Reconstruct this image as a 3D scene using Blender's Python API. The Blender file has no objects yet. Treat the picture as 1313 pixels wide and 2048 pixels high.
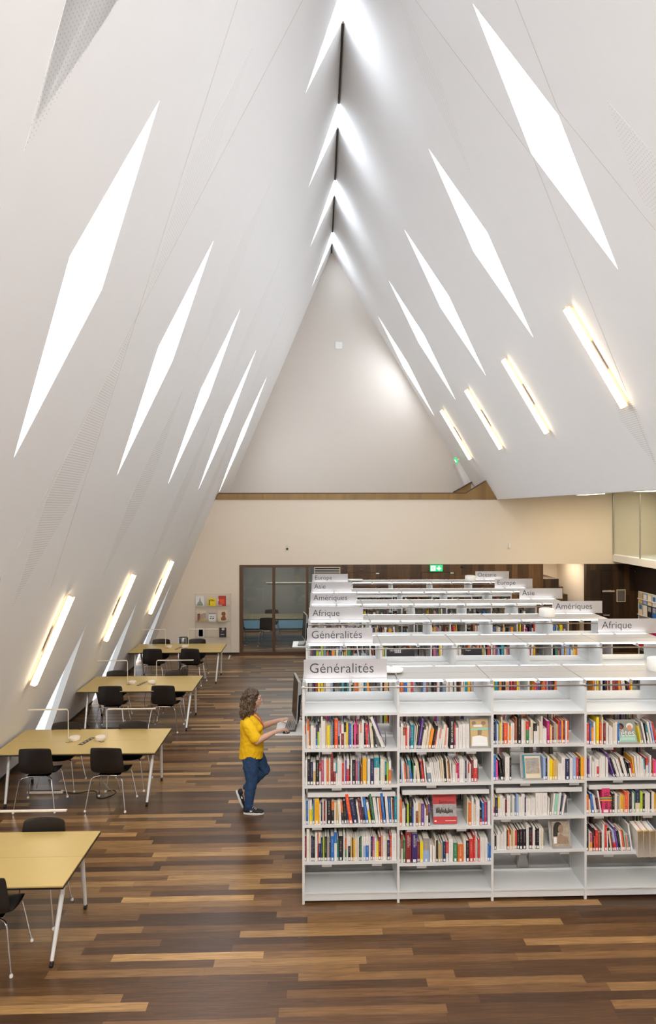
import bpy, bmesh, math, random
from mathutils import Vector, Matrix
from mathutils.geometry import tessellate_polygon
random.seed(7)
C = bpy.context.scene.collection
SC = bpy.context.scene
PI = math.pi

# ------------------------------------------------------------------ camera
cam_d = bpy.data.cameras.new('camera'); cam = bpy.data.objects.new('camera', cam_d); C.objects.link(cam)
cam.location = (0, 0, 4.0); cam.rotation_euler = (PI/2, 0, -0.0325)
cam_d.sensor_fit = 'HORIZONTAL'; cam_d.sensor_width = 24.0; cam_d.lens = 24.0
cam_d.shift_x = -0.01843; cam_d.shift_y = -0.0023; cam_d.clip_start = 0.05; cam_d.clip_end = 200
SC.camera = cam
# ------------------------------------------------------------------ view
SC.view_settings.view_transform = 'Standard'; SC.view_settings.look = 'None'
SC.view_settings.gamma = 1; SC.view_settings.use_curve_mapping = False
SC.view_settings.exposure = 1.58
cy = SC.cycles
cy.use_denoising = True; cy.max_bounces = 7; cy.diffuse_bounces = 5; cy.glossy_bounces = 3
cy.transmission_bounces = 4; cy.transparent_max_bounces = 8; cy.sample_clamp_indirect = 6.0
cy.caustics_reflective = False; cy.caustics_refractive = False
# ------------------------------------------------------------------ world: bright overcast sky
W = bpy.data.worlds.new('sky'); SC.world = W; W.use_nodes = True
_n = W.node_tree.nodes; _l = W.node_tree.links; bg = _n['Background']; bg.inputs[1].default_value = 4.6
_tc = _n.new('ShaderNodeTexCoord'); _sp = _n.new('ShaderNodeSeparateXYZ'); _l.new(_tc.outputs['Generated'], _sp.inputs[0])
_mr = _n.new('ShaderNodeMapRange'); _mr.inputs[1].default_value = -.12; _mr.inputs[2].default_value = .35; _l.new(_sp.outputs[2], _mr.inputs[0])
_rp = _n.new('ShaderNodeValToRGB'); _rp.color_ramp.elements[0].color = (.060, .068, .075, 1); _rp.color_ramp.elements[1].color = (.86, .93, 1, 1)
_l.new(_mr.outputs[0], _rp.inputs[0]); _l.new(_rp.outputs[0], bg.inputs[0])
# ------------------------------------------------------------------ added area fill lights
def area(name, loc, rot, sx, sy, power, col=(1, 1, 1), portal=False):
    l = bpy.data.lights.new(name, 'AREA'); l.shape = 'RECTANGLE'; l.size = sx; l.size_y = sy
    l.energy = power; l.color = col
    if portal: l.cycles.is_portal = True
    o = bpy.data.objects.new(name, l); C.objects.link(o); o.location = loc; o.rotation_euler = rot
    return o
area('hall_fill_light', (1.2, -2.5, 8.6), (math.radians(24), 0, 0), 4, 3, 300, (1, .96, .90))  # added fill from high behind the camera, stands for no fixture
area('aisle_fill_light', (6.8, 8.0, 4.40), (0, 0, 0), 1.2, 9, 95, (1, .82, .58))  # added warm fill along the side aisle, beyond its ceiling panels
area('gallery_fill_light', (9.0, 14.0, 4.48), (0, 0, 0), .8, 7, 34, (1, .93, .78))  # added to brighten the gallery behind the glass
area('stair_fill_light', (6.9, 19.2, 2.55), (0, 0, 0), .9, 1.2, 7, (1, .88, .70))  # added to brighten the cream recess
area('side_hall_fill_light', (7.0, 15.6, 4.40), (0, 0, 0), 1.2, 2.6, 24, (1, .78, .48))  # added golden fill at the far end of the side zone

# ------------------------------------------------------------------ materials
MATS = {}
def nt(name):
    m = bpy.data.materials.new(name); m.use_nodes = True
    n = m.node_tree.nodes; b = n['Principled BSDF']; MATS[name] = m
    return m, n, m.node_tree.links, b
def mat(name, col, rough=.5, metal=0, spec=.5, noise=0, nscale=20, emit=None, es=0, bump=0, coat=0):
    m, n, L, b = nt(name)
    b.inputs['Base Color'].default_value = (*col, 1); b.inputs['Roughness'].default_value = rough
    b.inputs['Metallic'].default_value = metal; b.inputs['Specular IOR Level'].default_value = spec
    if coat: b.inputs['Coat Weight'].default_value = coat; b.inputs['Coat Roughness'].default_value = .15
    if emit: b.inputs['Emission Color'].default_value = (*emit, 1); b.inputs['Emission Strength'].default_value = es
    if noise or bump:
        tc = n.new('ShaderNodeTexCoord'); nz = n.new('ShaderNodeTexNoise'); nz.inputs['Scale'].default_value = nscale
        nz.inputs['Detail'].default_value = 4; L.new(tc.outputs['Object'], nz.inputs['Vector'])
        if noise:
            mr = n.new('ShaderNodeMapRange'); mr.inputs[3].default_value = 1-noise; mr.inputs[4].default_value = 1+noise
            L.new(nz.outputs['Fac'], mr.inputs[0])
            mx = n.new('ShaderNodeMix'); mx.data_type = 'RGBA'; mx.blend_type = 'MULTIPLY'; mx.inputs[0].default_value = 1
            mx.inputs[6].default_value = (*col, 1); L.new(mr.outputs[0], mx.inputs[7]); L.new(mx.outputs[2], b.inputs['Base Color'])
        if bump:
            bp = n.new('ShaderNodeBump'); bp.inputs['Strength'].default_value = bump; bp.inputs['Distance'].default_value = .01
            L.new(nz.outputs['Fac'], bp.inputs['Height']); L.new(bp.outputs[0], b.inputs['Normal'])
    return m
def math_n(n, L, op, a, b=None, c=None):
    k = n.new('ShaderNodeMath'); k.operation = op
    for i, v in enumerate((a, b, c)):
        if v is None: continue
        if isinstance(v, (int, float)): k.inputs[i].default_value = v
        else: L.new(v, k.inputs[i])
    return k.outputs[0]
def ramp(n, L, fac, stops):
    r = n.new('ShaderNodeValToRGB'); e = r.color_ramp.elements
    while len(e) < len(stops): e.new(.5)
    for i, (p, c) in enumerate(stops): e[i].position = p; e[i].color = (*c, 1)
    L.new(fac, r.inputs[0]); return r.outputs[0]

def plank_mat(name, pw, pl, stops, rough, axis=0, gap=.0015, grain=.35, seed=0.):
    m, n, L, b = nt(name)
    tc = n.new('ShaderNodeTexCoord'); sp = n.new('ShaderNodeSeparateXYZ'); L.new(tc.outputs['Object'], sp.inputs[0])
    along, across = (sp.outputs[0], sp.outputs[1]) if axis == 0 else (sp.outputs[2], sp.outputs[0])
    v = math_n(n, L, 'DIVIDE', across, pw); row = math_n(n, L, 'FLOOR', v)
    wn = n.new('ShaderNodeTexWhiteNoise'); wn.noise_dimensions = '1D'; L.new(math_n(n, L, 'ADD', row, seed), wn.inputs['W'])
    off = math_n(n, L, 'MULTIPLY', wn.outputs['Value'], 7.3)
    u = math_n(n, L, 'DIVIDE', math_n(n, L, 'ADD', along, off), pl); idx = math_n(n, L, 'FLOOR', u)
    cv = n.new('ShaderNodeCombineXYZ'); L.new(row, cv.inputs[0]); L.new(idx, cv.inputs[1])
    w2 = n.new('ShaderNodeTexWhiteNoise'); w2.noise_dimensions = '3D'; L.new(cv.outputs[0], w2.inputs['Vector'])
    base = ramp(n, L, w2.outputs['Value'], stops)
    # grain
    cg = n.new('ShaderNodeCombineXYZ')
    L.new(math_n(n, L, 'MULTIPLY_ADD', along, 2.2, math_n(n, L, 'MULTIPLY', w2.outputs['Value'], 31.)), cg.inputs[0])
    L.new(math_n(n, L, 'MULTIPLY', across, 42.), cg.inputs[1]); L.new(math_n(n, L, 'MULTIPLY', w2.outputs['Value'], 9.), cg.inputs[2])
    gz = n.new('ShaderNodeTexNoise'); gz.inputs['Scale'].default_value = 1.6; gz.inputs['Detail'].default_value = 6; gz.inputs['Distortion'].default_value = .8
    L.new(cg.outputs[0], gz.inputs['Vector'])
    mr = n.new('ShaderNodeMapRange'); mr.inputs[1].default_value = .3; mr.inputs[2].default_value = .7
    mr.inputs[3].default_value = 1-grain; mr.inputs[4].default_value = 1+grain; L.new(gz.outputs['Fac'], mr.inputs[0])
    mx = n.new('ShaderNodeMix'); mx.data_type = 'RGBA'; mx.blend_type = 'MULTIPLY'; mx.inputs[0].default_value = 1
    L.new(base, mx.inputs[6]); L.new(mr.outputs[0], mx.inputs[7])
    # joints
    fv = math_n(n, L, 'FRACT', v); fu = math_n(n, L, 'FRACT', u)
    g1 = math_n(n, L, 'LESS_THAN', fv, gap/pw); g2 = math_n(n, L, 'LESS_THAN', fu, gap/pl)
    g = math_n(n, L, 'MULTIPLY', math_n(n, L, 'MAXIMUM', g1, g2), .6)
    m2 = n.new('ShaderNodeMix'); m2.data_type = 'RGBA'; L.new(g, m2.inputs[0]); L.new(mx.outputs[2], m2.inputs[6]); m2.inputs[7].default_value = (.02, .012, .008, 1)
    L.new(m2.outputs[2], b.inputs['Base Color'])
    rr = n.new('ShaderNodeMapRange'); rr.inputs[3].default_value = rough-.06; rr.inputs[4].default_value = rough+.08
    L.new(gz.outputs['Fac'], rr.inputs[0]); L.new(rr.outputs[0], b.inputs['Roughness'])
    return m

plank_mat('floor_wood', .098, 1.35, [(0, (.056, .027, .013)), (.3, (.094, .045, .019)), (.55, (.150, .074, .029)), (.76, (.215, .112, .042)), (.9, (.30, .165, .064)), (1, (.44, .25, .095))], .31)
plank_mat('panel_wood', .16, 4.0, [(0, (.060, .027, .010)), (.4, (.10, .047, .018)), (.7, (.135, .066, .025)), (1, (.18, .09, .036))], .42, axis=1, gap=.001, grain=.28)
plank_mat('dark_panel_wood', .16, 4.0, [(0, (.022, .012, .007)), (.5, (.040, .021, .011)), (1, (.085, .043, .018))], .45, axis=1, gap=.001, grain=.3, seed=4.)
plank_mat('oak', 2.0, 2.2, [(0, (.26, .155, .05)), (1, (.31, .185, .062))], .45, gap=.002, grain=.22)
WALL = (.81, .80, .795)
mat('wall_paint', WALL, .85, noise=.012, nscale=3)
mat('cream_paint', (.80, .70, .58), .85, noise=.01, nscale=3)
mat('gable_beige', (.66, .61, .56), .85, noise=.01, nscale=3)  # beige of the gable, darker and warmer than the sloping walls
mat('slab_white', (.80, .78, .76), .8, noise=.01)
mat('joint_line', (.60, .56, .52), .9, noise=.05)
mat('ridge_dark', (.035, .03, .02), .6, noise=.1)
mat('skirting', (.025, .018, .014), .5, noise=.1)
mat('room_wall', (.23, .215, .19), .8, noise=.03)
mat('painted_daylight_blue', (.25, .45, .62), .7, noise=.03)  # bluish daylight at the wall foot put into the base colour
mat('frame_wood', (.105, .050, .020), .45, noise=.2, nscale=30)
mat('metal_light', (.62, .63, .63), .35, .55, noise=.02)
mat('shelf_white', (.74, .75, .745), .42, .15, noise=.015, nscale=8)
mat('top_grey', (.44, .43, .42), .38, .2, noise=.02)
mat('rail_brown', (.22, .19, .17), .3, .5, noise=.05)
mat('chrome', (.78, .78, .78), .12, 1, noise=.01)
mat('leg_white', (.82, .82, .80), .3, .2, noise=.01)
mat('leg_grey', (.42, .40, .38), .3, .7, noise=.02)
mat('black_plastic', (.018, .016, .015), .5, noise=.1, nscale=60, bump=.05)
mat('chair_shell', (.015, .011, .009), .42, noise=.25, nscale=90, bump=.06)
mat('table_yellow', (.56, .405, .145), .30, noise=.03, nscale=14)
mat('table_line', (.40, .29, .11), .4, noise=.02)  # thin darker yellow line along the middle of the tabletop
mat('edge_black', (.012, .010, .010), .4, noise=.1)
mat('white_plastic', (.80, .78, .74), .4, noise=.01)
mat('cream_metal', (.78, .70, .58), .35, noise=.01)
mat('led_white', (.9, .9, .9), .5, emit=(.95, .97, 1), es=2.1)
mat('lamp_warm', (.9, .85, .75), .5, emit=(1, .82, .58), es=2.3)
mat('lamp_back_warm', (.9, .85, .75), .5, emit=(1, .55, .2), es=1.7)
mat('daylight_membrane', (.9, .9, .9), .6, emit=(.86, .93, 1), es=2.7)
mat('low_membrane', (.35, .38, .40), .6, emit=(.86, .94, 1), es=.34)
mat('sepia_face', (.30, .205, .135), .6, noise=.45, nscale=40)
mat('panel_light', (.9, .88, .8), .5, emit=(1, .93, .72), es=2.5)
mat('lamp_cap', (.72, .60, .46), .4, .3, noise=.02)
mat('exit_green', (.02, .45, .16), .5, emit=(.03, .62, .22), es=.28)
mat('exit_white', (.9, .95, .9), .5, emit=(.85, 1, .9), es=.4)
mat('sign_dark', (.03, .03, .035), .6, noise=.02)
mat('cable_black', (.015, .015, .015), .5, noise=.05)
mat('cable_white', (.6, .57, .52), .5, noise=.05)
mat('steel_bin', (.5, .5, .5), .22, .9, noise=.05)
mat('screen_black', (.02, .02, .022), .18, noise=.02)
mat('silver_plastic', (.45, .46, .47), .35, .3, noise=.02)
mat('keyboard_grey', (.045, .045, .05), .45, noise=.1)
mat('page', (.72, .68, .60), .85, noise=.06, nscale=70)
mat('label_white', (.80, .79, .77), .6, noise=.02)
mat('table_unlit_olive', (.13, .105, .06), .4, noise=.03)  # meeting table top, its unlit look put into the colour
mat('green_glass_wall', (.50, .47, .33), .6, noise=.02)
mat('red_print', (.50, .045, .05), .5, noise=.03)
mat('photo_grey', (.35, .34, .33), .6, noise=.55, nscale=30)
mat('photo_sepia', (.40, .33, .25), .6, noise=.55, nscale=34)
mat('dark_ink', (.03, .025, .02), .6, noise=.1)
def sign_mat():
    m, n, L, b = nt('sign_panel')
    tc = n.new('ShaderNodeTexCoord'); w = n.new('ShaderNodeTexWave'); w.inputs['Scale'].default_value = 14; w.inputs['Distortion'].default_value = .6
    w2 = n.new('ShaderNodeTexWave'); w2.bands_direction = 'Z'; w2.inputs['Scale'].default_value = 22; w2.inputs['Distortion'].default_value = .6
    L.new(tc.outputs['Object'], w.inputs[0]); L.new(tc.outputs['Object'], w2.inputs[0])
    s = math_n(n, L, 'ADD', w.outputs['Fac'], w2.outputs['Fac'])
    r = ramp(n, L, math_n(n, L, 'MULTIPLY', s, .5), [(0, (.45, .43, .435)), (1, (.475, .455, .46))]); L.new(r, b.inputs['Base Color'])
    b.inputs['Roughness'].default_value = .25
sign_mat()
def glass(name, tint, refl=.06):
    m, n, L, b = nt(name); n.remove(b)
    t = n.new('ShaderNodeBsdfTransparent'); t.inputs[0].default_value = (*tint, 1)
    g = n.new('ShaderNodeBsdfGlossy'); g.inputs['Roughness'].default_value = .02
    lw = n.new('ShaderNodeLayerWeight'); lw.inputs[0].default_value = .5
    mx = n.new('ShaderNodeMixShader')
    L.new(math_n(n, L, 'MULTIPLY_ADD', math_n(n, L, 'POWER', lw.outputs[1], 5.), .6, refl*.5), mx.inputs[0]); L.new(t.outputs[0], mx.inputs[1]); L.new(g.outputs[0], mx.inputs[2])
    L.new(mx.outputs[0], n['Material Output'].inputs[0]); return m
glass('clear_glass', (.97, .98, .99), .03)
glass('room_glass', (.80, .82, .80), .07)
glass('acrylic', (.985, .985, .98), .02)
def perf_mat(name, kind):
    m, n, L, b = nt(name); b.inputs['Roughness'].default_value = .85
    tc = n.new('ShaderNodeTexCoord'); sp = n.new('ShaderNodeSeparateXYZ'); L.new(tc.outputs['Object'], sp.inputs[0])
    fz = math_n(n, L, 'FRACT', math_n(n, L, 'MULTIPLY', sp.outputs[2], 36. if kind == 'slot' else 30.))
    a = math_n(n, L, 'LESS_THAN', fz, .28)
    if kind == 'dot':
        fy = math_n(n, L, 'FRACT', math_n(n, L, 'MULTIPLY', sp.outputs[1], 30.))
        a = math_n(n, L, 'MULTIPLY', a, math_n(n, L, 'LESS_THAN', fy, .4))
    mx = n.new('ShaderNodeMix'); mx.data_type = 'RGBA'; L.new(a, mx.inputs[0])
    mx.inputs[6].default_value = (*WALL, 1); mx.inputs[7].default_value = (.66, .64, .61, 1); L.new(mx.outputs[2], b.inputs['Base Color'])
perf_mat('perforated_slots', 'slot'); perf_mat('perforated_dots', 'dot')

# book cloth / paper colours; ink = colour of the printed title
PAL = dict(w=((.76, .73, .69), 0), c=((.72, .62, .45), 0), g=((.33, .30, .27), 1), k=((.020, .018, .022), 1), n=((.025, .035, .10), 1),
    b=((.03, .16, .50), 1), l=((.30, .42, .68), 1), t=((.02, .26, .33), 1), r=((.62, .045, .04), 1), d=((.24, .03, .035), 1),
    o=((.70, .16, .03), 1), O=((.90, .30, .02), 1), V=((.80, .10, .03), 1), y=((.88, .66, .02), 0), Y=((.82, .42, .02), 0), p=((.85, .05, .28), 1),
    m=((.45, .02, .16), 1), R=((.45, .11, .19), 1), v=((.14, .06, .30), 1), e=((.05, .22, .10), 1), E=((.32, .62, .47), 0), a=((.45, .60, .04), 0),
    B=((.28, .09, .04), 1), T=((.60, .42, .18), 0), s=((.16, .24, .32), 1), C=((.70, .28, .18), 1), P=((.66, .05, .16), 1), G=((.30, .33, .28), 1), i=((.05, .03, .16), 1))
CNAME = dict(w='white', c='cream', g='grey', k='black', n='navy', b='blue', l='light blue', t='teal', r='red', d='dark red', o='rust orange',
    O='orange', V='vermilion', y='yellow', Y='amber', p='hot pink', m='magenta', R='rose', v='purple', e='green', E='mint', a='lime', B='brown', T='tan', s='slate blue', C='coral', P='crimson', G='grey green', i='indigo')
def book_mat(code):
    col, light = PAL[code]
    m, n, L, b = nt('cover_'+CNAME[code].replace(' ', '_')); b.inputs['Roughness'].default_value = .42
    uv = n.new('ShaderNodeUVMap'); sp = n.new('ShaderNodeSeparateXYZ'); L.new(uv.outputs[0], sp.inputs[0])
    oi = n.new('ShaderNodeTexCoord')
    cv = n.new('ShaderNodeCombineXYZ'); L.new(math_n(n, L, 'MULTIPLY', sp.outputs[0], 3.), cv.inputs[0]); L.new(math_n(n, L, 'MULTIPLY', sp.outputs[1], 70.), cv.inputs[1])
    L.new(sp.outputs[2], cv.inputs[2])
    nz = n.new('ShaderNodeTexNoise'); nz.inputs['Scale'].default_value = 1.; nz.inputs['Detail'].default_value = 2; L.new(cv.outputs[0], nz.inputs['Vector'])
    a = math_n(n, L, 'GREATER_THAN', nz.outputs['Fac'], .54)
    fu = math_n(n, L, 'LESS_THAN', math_n(n, L, 'ABSOLUTE', math_n(n, L, 'SUBTRACT', math_n(n, L, 'FRACT', sp.outputs[0]), .5)), .14)
    v1 = math_n(n, L, 'MULTIPLY', math_n(n, L, 'GREATER_THAN', sp.outputs[1], .34), math_n(n, L, 'LESS_THAN', sp.outputs[1], .88))
    k = math_n(n, L, 'MULTIPLY', math_n(n, L, 'MULTIPLY', a, fu), v1)
    k = math_n(n, L, 'MULTIPLY', k, .6 if light else .35)
    mx = n.new('ShaderNodeMix'); mx.data_type = 'RGBA'; L.new(k, mx.inputs[0]); mx.inputs[6].default_value = (*col, 1)
    mx.inputs[7].default_value = (.7, .66, .55, 1) if light else (.14, .12, .13, 1); L.new(mx.outputs[2], b.inputs['Base Color'])
    return m
for c_ in PAL: MATS['bk_'+c_] = book_mat(c_)

# ------------------------------------------------------------------ mesh builder
class MB:
    def __init__(s): s.v = []; s.f = []; s.m = []; s.uv = []; s.M = Matrix(); s.mi = 0; s.mats = []
    def mat(s, name):
        if name not in s.mats: s.mats.append(name)
        s.mi = s.mats.index(name); return s
    def add(s, vs, fs, uvs=None):
        o = len(s.v); s.v += [tuple(s.M @ Vector(p)) for p in vs]
        for i, f in enumerate(fs):
            s.f.append([o+k for k in f]); s.m.append(s.mi); s.uv.append(uvs[i] if uvs else None)
        return s
    def box(s, x0, x1, y0, y1, z0, z1):
        return s.add([(x0,y0,z0),(x1,y0,z0),(x1,y1,z0),(x0,y1,z0),(x0,y0,z1),(x1,y0,z1),(x1,y1,z1),(x0,y1,z1)],
                     [(0,3,2,1),(4,5,6,7),(0,1,5,4),(1,2,6,5),(2,3,7,6),(3,0,4,7)])
    def prism(s, pts, a, b, axis='y'):
        n = len(pts)
        mk = {'y': lambda p, t: (p[0], t, p[1]), 'z': lambda p, t: (p[0], p[1], t), 'x': lambda p, t: (t, p[0], p[1])}[axis]
        vs = [mk(p, a) for p in pts]+[mk(p, b) for p in pts]
        fs = [list(range(n)), list(range(2*n-1, n-1, -1))]+[(i, i+n, (i+1) % n+n, (i+1) % n) for i in range(n)]
        return s.add(vs, fs)
    def tube(s, pts, r, seg=10, caps=True):
        pts = [Vector(p) for p in pts]; rs = r if isinstance(r, (list, tuple)) else [r]*len(pts)
        rings = []; up = None
        for i, p in enumerate(pts):
            t = (pts[min(i+1, len(pts)-1)]-pts[max(i-1, 0)]).normalized()
            if up is None: up = Vector((0, 0, 1)) if abs(t.z) < .9 else Vector((1, 0, 0))
            a = t.cross(up).normalized(); b_ = a.cross(t).normalized(); up = b_
            rings.append([p+(a*math.cos(2*PI*k/seg)+b_*math.sin(2*PI*k/seg))*rs[i] for k in range(seg)])
        vs = [v for rg in rings for v in rg]; fs = []
        for i in range(len(pts)-1):
            for k in range(seg):
                a0 = i*seg+k; a1 = i*seg+(k+1) % seg; fs.append((a0, a1, a1+seg, a0+seg))
        if caps: fs.append(list(range(seg-1, -1, -1))); fs.append([len(vs)-seg+k for k in range(seg)])
        return s.add(vs, fs)
    def lathe(s, prof, seg=24, c=(0, 0, 0)):
        vs = []; fs = []
        for r, z in prof:
            for k in range(seg): vs.append((c[0]+r*math.cos(2*PI*k/seg), c[1]+r*math.sin(2*PI*k/seg), c[2]+z))
        for i in range(len(prof)-1):
            for k in range(seg):
                a = i*seg+k; b_ = i*seg+(k+1) % seg; fs.append((a, b_, b_+seg, a+seg))
        fs.append(list(range(seg-1, -1, -1))); fs.append([len(vs)-seg+k for k in range(seg)])
        return s.add(vs, fs)
    def ball(s, c, r, seg=12, sc=(1, 1, 1)):
        prof = [(max(.0005, r*math.sin(PI*i/8)), -r*math.cos(PI*i/8)) for i in range(9)]
        vs = []; fs = []
        for rr, z in prof:
            for k in range(seg): vs.append((c[0]+rr*math.cos(2*PI*k/seg)*sc[0], c[1]+rr*math.sin(2*PI*k/seg)*sc[1], c[2]+z*sc[2]))
        for i in range(8):
            for k in range(seg):
                a = i*seg+k; b_ = i*seg+(k+1) % seg; fs.append((a, b_, b_+seg, a+seg))
        return s.add(vs, fs)
    def mesh(s, name, smooth=False):
        me = bpy.data.meshes.new(name); me.from_pydata(s.v, [], s.f)
        for mm in s.mats: me.materials.append(MATS[mm])
        me.polygons.foreach_set('material_index', s.m)
        if any(u for u in s.uv):
            ul = me.uv_layers.new(name='UVMap')
            for p, u in zip(me.polygons, s.uv):
                for j, li in enumerate(p.loop_indices): ul.data[li].uv = u[j] if u else (0, 0)
        if smooth:
            me.polygons.foreach_set('use_smooth', [True]*len(me.polygons)); me.update()
            try: me.set_sharp_from_angle(angle=math.radians(42))
            except Exception: pass
        me.update(); return me
    def obj(s, name, m=None, parent=None, smooth=False, bevel=0):
        if m: 
            if not s.mats: s.mats = [m]
        o = bpy.data.objects.new(name, s.mesh(name, smooth)); C.objects.link(o)
        if parent: o.parent = parent
        if bevel:
            bv = o.modifiers.new('bevel', 'BEVEL'); bv.width = bevel; bv.segments = 2; bv.limit_method = 'ANGLE'
        return o
def thing(name, label, cat, loc=(0, 0, 0), rz=0, group=None):
    o = bpy.data.objects.new(name, None); C.objects.link(o); o.empty_display_size = .1
    o.location = loc; o.rotation_euler = (0, 0, rz); o['label'] = label; o['category'] = cat
    if group: o['group'] = group
    return o
def tag(o, label, cat, group=None):
    o['label'] = label; o['category'] = cat
    if group: o['group'] = group
    return o
def struct(o): o['kind'] = 'structure'; return o
def dup(root, loc, rz, label, group=None):
    r = root.copy(); C.objects.link(r); r.location = loc; r.rotation_euler = (0, 0, rz); r['label'] = label
    if group: r['group'] = group
    def rec(a, b):
        for ch in list(a.children):
            c = ch.copy(); C.objects.link(c); c.parent = b; rec(ch, c)
    rec(root, r); return r
BX = lambda *a: MB().box(*a)
def text_mesh(txt, size, off=0.):
    cu = bpy.data.curves.new('t', 'FONT'); cu.body = txt; cu.size = size; cu.extrude = .0008; cu.offset = off; cu.resolution_u = 3
    o = bpy.data.objects.new('t', cu); C.objects.link(o)
    dg = bpy.context.evaluated_depsgraph_get(); me = bpy.data.meshes.new_from_object(o.evaluated_get(dg))
    C.objects.unlink(o); bpy.data.objects.remove(o); return me
def text(name, txt, size, loc, rot, m, parent=None, width=None, off=0.):
    me = text_mesh(txt, size, off); me.name = name; me.materials.clear(); me.materials.append(MATS[m])
    o = bpy.data.objects.new(name, me); C.objects.link(o)
    if width:
        xs = [v.co.x for v in me.vertices]; k = width/(max(xs)-min(xs)); x0 = min(xs)
        for v in me.vertices: v.co.x = (v.co.x-x0)*k
    o.location = loc; o.rotation_euler = rot
    if parent: o.parent = parent
    return o
# ================================================================== STRUCTURE
LX = lambda z: -4.7+.424*z          # left sloping wall, inner face
RX = lambda z: 7.6-.6*z             # right sloping wall, inner face
ZR = 12.012; Y0, Y1, YB = -6.0, 20.3, 18.3
nL = Vector((-1, 0, .424)).normalized(); nR = Vector((1, 0, .6)).normalized()
WIN = [0]
def slope(name, outer, holes, fx, nrm, th):
    """sloped wall of real thickness with cut openings, coordinates (Y, Z)"""
    loops = [outer]+holes; flat = [p for lp in loops for p in lp]
    tris = tessellate_polygon([[Vector((p[0], p[1], 0)) for p in lp] for lp in loops])
    mb = MB(); n = len(flat)
    vi = [(fx(z), y, z) for y, z in flat]; vo = [tuple(Vector(v)+nrm*th) for v in vi]
    fs = [tuple(t) for t in tris]+[tuple(i+n for i in reversed(t)) for t in tris]
    o = 0
    for lp in loops:
        k = len(lp)
        for i in range(k): a, b = o+i, o+(i+1) % k; fs.append((a, b, b+n, a+n))
        o += k
    mb.add(vi+vo, fs); ob = mb.obj(name, 'wall_paint')
    bm = bmesh.new(); bm.from_mesh(ob.data); bmesh.ops.recalc_face_normals(bm, faces=bm.faces); bm.to_mesh(ob.data); bm.free()
    return struct(ob)
def pane(pts, fx, nrm, d, m='clear_glass', portal=True):
    WIN[0] += 1
    vs = [Vector((fx(z), y, z))+nrm*d for y, z in pts]; vs2 = [v+nrm*.012 for v in vs]; n = len(pts)
    mb = MB().add(vs+vs2, [list(range(n)), list(range(2*n-1, n-1, -1))]+[(i, (i+1) % n, (i+1) % n+n, i+n) for i in range(n)])
    struct(mb.obj('window_%d' % WIN[0], m))
    if not portal: return
    ys = [p[0] for p in pts]; zs = [p[1] for p in pts]; yc = (min(ys)+max(ys))/2; zc = (min(zs)+max(zs))/2
    h = (max(zs)-min(zs))*math.sqrt(1+(.424 if fx is LX else .6)**2)
    c = Vector((fx(zc), yc, zc))+nrm*(d+.03)
    rot = nrm.to_track_quat('Z', 'Y').to_euler()      # lamp looks along -Z: inwards
    q = Matrix((Vector((0, 1, 0)), nrm.cross(Vector((0, 1, 0))), nrm)).transposed().to_euler()
    o = area('sky_portal', c, q, (max(ys)-min(ys)), h, 10, portal=True)
TH_W = .24
Ld = [[(5.97+3.06*k, 7.70), (5.60+3.06*k, 6.14), (6.12+3.08*k, 4.48), (6.42+3.06*k, 6.14)] for k in range(-3, 5)]
Wd = [[(10.60+3.1*k, 0), (10.48+3.1*k, .45), (10.84+3.1*k, 2.13), (11.42+3.1*k, .22), (11.37+3.1*k, 0)] for k in range(-4, 3)]
Sd = [[(9.88+2.97*k, ZR), (10.39+3.01*k, 10.58), (10.72+2.97*k, ZR)] for k in range(-4, 4)]
outer = [(Y0, 0)]
for w in Wd: outer += w
outer += [(Y1, 0), (Y1, ZR)]
for s_ in reversed(Sd): outer += [s_[2], s_[1], s_[0]]
outer += [(Y0, ZR)]
slope('wall_left', outer, Ld, LX, nL, TH_W)
for p in Ld: pane(p, LX, nL, .02, 'daylight_membrane', False)
for p in Wd: pane(p, LX, nL, .10, 'low_membrane', False)
for p in Sd: pane(p, LX, nL, TH_W-.02)
Rd = [[(7.40+2.99*k, 9.76), (7.08+3.02*k, 8.31), (7.58+3.04*k, 6.82), (7.92+3.01*k, 8.34)] for k in range(-3, 5)]
niche = [(19.62, 5.49), (19.22, 4.30), (20.28, 4.30), (20.28, 5.62)]
ro = [(Y0, 4.31), (18.42, 4.31), (18.42, 3.9), (Y1, 3.9), (Y1, ZR), (Y0, ZR)]
slope('wall_right', ro, Rd, RX, nR, TH_W)
for i_, p in enumerate(Rd): pane(p, RX, nR, .02 if i_ < 7 else .10, 'daylight_membrane', False)
# perforated acoustic fields and panel joints of the sloping walls
TR = [0]
def trim(mb, m): TR[0] += 1; return struct(mb.obj('trim_%d' % TR[0], m))
def patch(pts, fx, nrm, m, d=.0015):
    vs = [Vector((fx(z), y, z))-nrm*d for y, z in pts]; n = len(pts)
    vs2 = [v+nrm*.004 for v in vs]
    trim(MB().add(vs+vs2, [list(range(n)), list(range(2*n-1, n-1, -1))]+[(i, (i+1) % n, (i+1) % n+n, i+n) for i in range(n)]), m)
def line(pts, fx, nrm, w=.006):
    mb = MB()
    for (y0, z0), (y1, z1) in zip(pts, pts[1:]):
        a = Vector((fx(z0), y0, z0)); b = Vector((fx(z1), y1, z1)); t = (b-a).normalized(); s = t.cross(nrm)*w/2
        v = [a-s, a+s, b+s, b-s]; mb.add([p-nrm*.003 for p in v]+[p+nrm*.002 for p in v], [(0,1,2,3),(7,6,5,4),(0,4,5,1),(1,5,6,2),(2,6,7,3),(3,7,4,0)])
    trim(mb, 'joint_line')
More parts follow.
